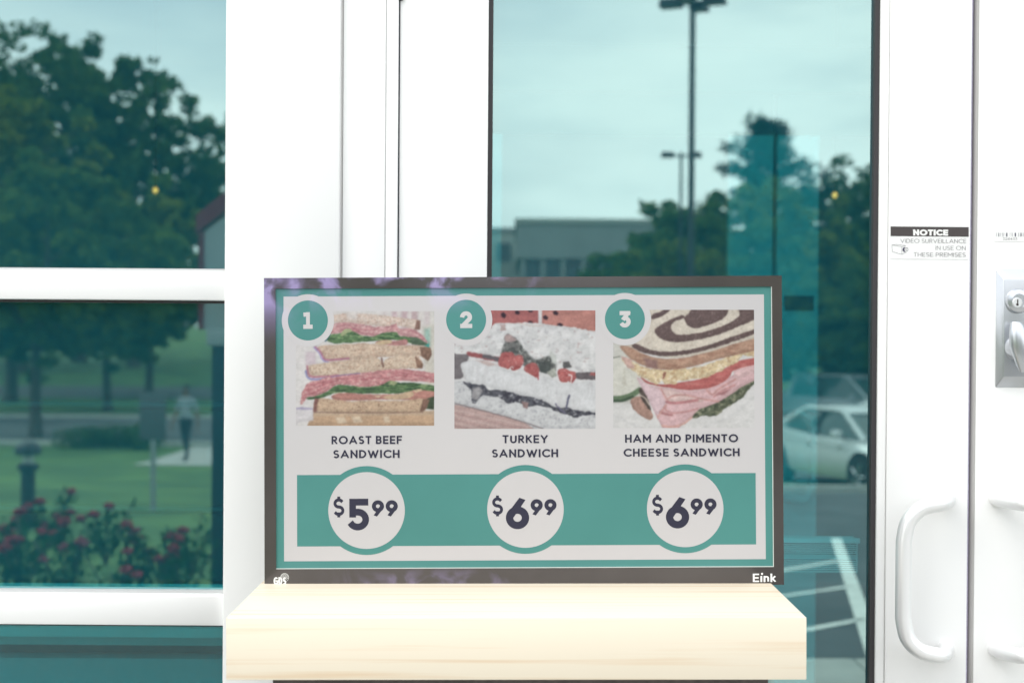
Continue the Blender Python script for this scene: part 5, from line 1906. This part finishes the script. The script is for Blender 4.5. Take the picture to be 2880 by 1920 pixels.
    for x in xw_:
        for sg in (-1, 1):
            MB().lathe((x, sg * 0.80, 0.36), [(0.40, -0.115), (0.40, 0.115)], n=28, axis='Y').build('wheel_arch', M_arch, root)
            w_ = MB().lathe((0, 0, 0), [(0.24, -0.11), (0.30, -0.11), (0.33, -0.08), (0.33, 0.08), (0.30, 0.11), (0.24, 0.11)], n=28, axis='Y').build('wheel', M_tyre, root, smooth=True)
            w_.location = (x, sg * 0.83, 0.33)
            rm = MB()
            rm.lathe((0, sg * 0.095, 0), [(0.24, -0.012), (0.24, 0.012)], n=24, axis='Y')
            for q in range(5):
                a = 2 * math.pi * q / 5
                rm.tube([(0.05 * math.cos(a), sg * 0.112, 0.05 * math.sin(a)), (0.225 * math.cos(a), sg * 0.112, 0.225 * math.sin(a))], 0.026, n=6)
            rm.build('rim', M_rim, w_)
    MB().box(prof[-1][0] - 0.05, prof[-1][0] + 0.016, -0.35, 0.35, 0.44, 0.56).build('grille', M_gap, root, bevel=0.01)
    tag(root, label, 'car', 'cars by the grass verge')
    return root


M_silver = mat('silver_paint', (0.68, 0.70, 0.70), rough=0.22, metal=0.3)
M_pewter = mat('pewter_paint', (0.33, 0.36, 0.38), rough=0.25, metal=0.4)
M_whitecar = mat('white_car_paint', (0.75, 0.76, 0.76), rough=0.25)
sedan = [(-2.36, 0.82, 0.74), (-2.28, 0.98, 0.82), (-1.75, 1.03, 0.88), (-0.9, 1.0, 0.91), (0.3, 0.97, 0.91), (1.15, 0.94, 0.90), (1.7, 0.84, 0.87), (2.15, 0.72, 0.82), (2.34, 0.60, 0.72)]
suv = [(-2.30, 0.95, 0.80), (-2.24, 1.12, 0.88), (-1.7, 1.16, 0.93), (0.2, 1.14, 0.95), (1.10, 1.12, 0.94), (1.75, 1.05, 0.92), (2.2, 0.95, 0.88), (2.36, 0.78, 0.78)]
p = MIR(2417, 960, 26.6)
car('silver_sedan', M_silver, 1.46, (1.03, 0.97), sedan, (-1.72, -0.78, 0.38, 1.22), 'silver sedan parked beside the grass verge', (p.x, p.y, gz(p.y) + 0.01), R(70))
p = MIR(2400, 960, 46)
car('pewter_suv', M_pewter, 1.86, (1.16, 1.13), suv, (-2.1, -1.75, 0.2, 1.15), 'tall grey utility car on the road behind the silver sedan', (p.x, p.y, gz(p.y) + 0.01), R(52))
p = MIR(2590, 960, 38)
car('white_sedan', M_whitecar, 1.45, (1.02, 0.96), sedan, (-1.72, -0.78, 0.38, 1.22), 'white sedan on the road beside the grey utility car', (p.x, p.y, gz(p.y) + 0.01), R(47))

# ------------------------------------------------------------------ bollard lamp, road sign, pedestal sign
p = MIR(80, 960, 15.0)
bl = empty('bollard_lamp', (p.x, p.y, gz(p.y)))
hB = MIR(80, 1240, 15.0).z - gz(p.y)
MB().lathe((0, 0, 0), [(0.075, 0), (0.075, hB - 0.32), (0.11, hB - 0.30), (0.11, hB - 0.24), (0.07, hB - 0.23)], n=20).build('post', M_lampmetal, bl, smooth=True)
MB().lathe((0, 0, 0), [(0.06, hB - 0.24), (0.06, hB - 0.13)], n=20).build('lens', M_lens, bl, smooth=True)
MB().lathe((0, 0, 0), [(0.135, hB - 0.14), (0.14, hB - 0.10), (0.12, hB - 0.045), (0.07, hB - 0.01), (0.01, hB)], n=24).build('cap', M_lampmetal, bl, smooth=True)
tag(bl, 'dark bollard lamp with a domed cap in the lawn', 'bollard lamp')

p = MIR(432, 960, 18.0)
sg_ = empty('road_sign', (p.x, p.y, gz(p.y)))
zt_, zb_ = MIR(432, 1102, 18).z - gz(p.y), MIR(432, 1236, 18).z - gz(p.y)
wS = 75 / F * 18 / 2
MB().box(-wS, wS, 0.03, 0.036, zb_, zt_).build('panel', mat('sign_back', (0.10, 0.10, 0.11), rough=0.6), sg_, bevel=0.002)
MB().tube([(0, 0, 0), (0, 0, zt_ - 0.04)], 0.035, n=10).build('post', mat('galvanised', (0.32, 0.33, 0.34), rough=0.5, metal=0.5), sg_, smooth=True)
tag(sg_, 'small grey road sign panel on a galvanised post in the lawn', 'sign')

dS = 8.6
pc = MIR(702, 960, dS)
ps = empty('pedestal_sign', (pc.x, pc.y, gz(pc.y)))
zg = gz(pc.y)
k = dS / F
hw = (702 - 572) * k
zA = MIR(702, 655, dS).z - zg
zpk = MIR(702, 560, dS).z - zg
zBt = MIR(702, 928, dS).z - zg
zB2 = MIR(702, 972, dS).z - zg
M_maroon = mat('maroon_paint', (0.17, 0.015, 0.03), rough=0.5)
M_pan = mat('pale_panel', (0.36, 0.40, 0.42), rough=0.45)
g = MB()
th = 0.10
v = [(-hw - 0.035, -0.07, zA - 0.01), (0, -0.07, zpk + 0.03), (hw + 0.035, -0.07, zA - 0.01), (hw + 0.035, -0.07, zA + th), (0, -0.07, zpk + th + 0.05), (-hw - 0.035, -0.07, zA + th)]
v += [(x, 0.07, z) for x, y, z in v]
g.add(v, [(0, 1, 4, 5), (1, 2, 3, 4), (6, 11, 10, 7), (7, 10, 9, 8), (5, 4, 10, 11), (4, 3, 9, 10), (0, 6, 7, 1), (1, 7, 8, 2), (0, 5, 11, 6), (2, 8, 9, 3)])
g.box(-hw - 0.02, -hw + 0.012, -0.06, 0.06, zBt, zA)
g.box(hw - 0.012, hw + 0.02, -0.06, 0.06, zBt, zA)
g.build('gable_frame', M_maroon, ps)
g = MB()
v = [(-hw + 0.012, -0.05, zBt), (hw - 0.012, -0.05, zBt), (hw - 0.012, -0.05, zA), (0, -0.05, zpk), (-hw + 0.012, -0.05, zA)]
v += [(x, 0.05, z) for x, y, z in v]
g.add(v, [(0, 1, 2, 3, 4), (9, 8, 7, 6, 5), (0, 5, 6, 1), (1, 6, 7, 2), (2, 7, 8, 3), (3, 8, 9, 4), (4, 9, 5, 0)])
g.build('panel', M_pan, ps)
MB().box(-hw + 0.03, hw - 0.03, -0.065, 0.065, zB2, zBt - 0.001).build('lower_panel', M_pan, ps, bevel=0.008)
hp_ = (702 - 602) * k
MB().box(-hp_, hp_, -0.06, 0.06, 0, zB2 - 0.001).build('pedestal', mat('dark_post', (0.018, 0.016, 0.026), rough=0.5), ps)
tag(ps, 'gabled pedestal sign with maroon frame and blank pale panel', 'sign')


# ------------------------------------------------------------------ person walking on the path
def person(loc, rz):
    J = [  # x right, y forward, z up ; (pos, radius)
        ((0, 0, 0.96), (0.145, 0.11)),      # 0 pelvis
        ((0, 0.01, 1.12), (0.135, 0.10)),
        ((0, 0.0, 1.32), (0.155, 0.11)),
        ((0, -0.01, 1.43), (0.10, 0.08)),   # 3 upper chest
        ((0, 0.0, 1.51), (0.055, 0.055)),   # 4 neck
        ((0, 0.015, 1.585), (0.075, 0.085)),  # 5 head
        ((0, 0.015, 1.68), (0.078, 0.095)),   # 6
        ((0, 0.005, 1.745), (0.05, 0.06)),    # 7 crown
    ]
    E = [(0, 1), (1, 2), (2, 3), (3, 4), (4, 5), (5, 6), (6, 7)]
    for sg in (-1, 1):
        b = len(J)
        step = 0.16 * sg
        J += [((sg * 0.095, 0, 0.90), (0.088, 0.092)), ((sg * 0.10, step * 0.7 + 0.03, 0.50), (0.058, 0.062)), ((sg * 0.10, step - (0.10 if sg < 0 else 0), 0.10 + (0.04 if sg < 0 else 0)), (0.04, 0.045)),
              ((sg * 0.105, step + 0.03 - (0.10 if sg < 0 else 0), 0.04 + (0.02 if sg < 0 else 0)), (0.04, 0.04)), ((sg * 0.115, step + 0.17 - (0.08 if sg < 0 else 0), 0.03), (0.04, 0.028))]
        E += [(0, b), (b, b + 1), (b + 1, b + 2), (b + 2, b + 3), (b + 3, b + 4)]
        b = len(J)
        sw = -0.14 * sg
        J += [((sg * 0.185, -0.01, 1.40), (0.062, 0.062)), ((sg * 0.235, sw * 0.35 - 0.03, 1.12), (0.044, 0.046)), ((sg * 0.255, sw + 0.05, 0.88), (0.029, 0.03)), ((sg * 0.255, sw * 1.1 + 0.07, 0.82), (0.036, 0.022))]
        E += [(3, b), (b, b + 1), (b + 1, b + 2), (b + 2, b + 3)]
        hd = len(J) - 1
        hx, hy, hz_ = J[hd][0]
        for q in range(4):
            bb = len(J)
            oy = (q - 1.5) * 0.019
            ln = (0.075, 0.085, 0.08, 0.065)[q]
            J += [((hx, hy + oy, hz_ - 0.035), (0.0095, 0.0095)), ((hx - sg * 0.006, hy + oy + 0.004, hz_ - 0.035 - ln * 0.55), (0.0088, 0.0088)), ((hx - sg * 0.02, hy + oy + 0.008, hz_ - 0.035 - ln), (0.0078, 0.0078))]
            E += [(hd, bb), (bb, bb + 1), (bb + 1, bb + 2)]
        bb = len(J)
        J += [((hx - sg * 0.01, hy + 0.042, hz_ + 0.0), (0.011, 0.011)), ((hx - sg * 0.02, hy + 0.06, hz_ - 0.04), (0.009, 0.009))]
        E += [(hd, bb), (bb, bb + 1)]
    me = bpy.data.meshes.new('person')
    me.from_pydata([j[0] for j in J], E, [])
    o = bpy.data.objects.new('person', me)
    COL.objects.link(o)
    sk = o.modifiers.new('skin', 'SKIN')
    sk.use_smooth_shade = True
    for i, j in enumerate(J):
        me.skin_vertices[0].data[i].radius = j[1]
        me.skin_vertices[0].data[i].use_root = (i == 0)
    sb = o.modifiers.new('sub', 'SUBSURF')
    sb.levels = sb.render_levels = 2
    dg = bpy.context.evaluated_depsgraph_get()
    nm = bpy.data.meshes.new_from_object(o.evaluated_get(dg))
    o.modifiers.clear()
    o.data = nm
    skin = mat('skin', (0.16, 0.085, 0.055), rough=0.6)
    shirt = mat('pale_shirt', (0.27, 0.30, 0.33), rough=0.9, var=0.05, scale=8)
    trou = mat('dark_trousers', (0.02, 0.022, 0.03), rough=0.9)
    shoe = mat('black_shoe', (0.015, 0.015, 0.015), rough=0.5)
    nm.materials.clear()
    for m_ in (skin, shirt, trou, shoe):
        nm.materials.append(m_)
    for pl in nm.polygons:
        c_ = pl.center
        if c_.z > 1.485:
            pl.material_index = 0
        elif abs(c_.x) > 0.19 and c_.z < 1.16:
            pl.material_index = 0
        elif c_.z > 0.97:
            pl.material_index = 1
        elif c_.z > 0.085:
            pl.material_index = 2
        else:
            pl.material_index = 3
        pl.use_smooth = True
    hair = mat('dark_hair', (0.012, 0.010, 0.009), rough=0.7)
    v, f = [], []
    n, m_ = 18, 9
    for i in range(m_):
        ph = R(90) - R(118) * i / (m_ - 1)
        for q in range(n):
            th_ = 2 * math.pi * q / n
            ry = 0.112
            y = math.sin(th_) * math.cos(ph) * ry
            low = math.sin(ph) * 0.105
            if y > 0.03 and low < 0.03:
                low = 0.03 + 0.01 * i / m_
            v.append((math.cos(th_) * math.cos(ph) * 0.092, y + 0.008, 1.672 + low))
    for i in range(m_ - 1):
        for q in range(n):
            f.append((i * n + q, (i + 1) * n + q, (i + 1) * n + (q + 1) % n, i * n + (q + 1) % n))
    pydata('hair', v, f, hair, o, smooth=True)
    white = mat('eye_white', (0.7, 0.7, 0.7), rough=0.2)
    for sg in (-1, 1):
        MB().lathe((sg * 0.030, 0.094, 1.655), [(0.004, -0.008), (0.011, -0.004), (0.012, 0.003), (0.004, 0.008)], n=10, axis='Y').build('eye', white, o, smooth=True)
        MB().lathe((sg * 0.030, 0.103, 1.655), [(0.005, -0.002), (0.005, 0.002)], n=8, axis='Y').build('pupil', hair, o)
        MB().tube([(sg * 0.076, 0.0, 1.675), (sg * 0.092, -0.008, 1.655), (sg * 0.076, 0.0, 1.625)], [0.008, 0.015, 0.008], n=6).build('ear', skin, o, smooth=True)
    MB().tube([(0, 0.100, 1.66), (0, 0.122, 1.622), (0, 0.100, 1.612)], [0.007, 0.014, 0.010], n=7).build('nose', skin, o, smooth=True)
    MB().tube([(-0.024, 0.094, 1.588), (0, 0.102, 1.586), (0.024, 0.094, 1.588)], [0.003, 0.006, 0.003], n=6).build('mouth', mat('lips', (0.15, 0.05, 0.04), rough=0.5), o, smooth=True)
    cu = MB()
    cu.tube([(0, 0, 0.975), (0, 0, 0.995)], 0.168, n=20)
    belt_ = cu.build('belt', shoe, o)
    belt_.scale = (1.0, 0.80, 1.0)
    o.location = loc
    o.rotation_euler = (0, 0, rz)
    tag(o, 'person in a pale shirt and dark trousers walking on the path', 'person')
    return o


p = MIR(524, 960, 33.3)
person((p.x, p.y, gz(p.y) + 0.012), R(15))
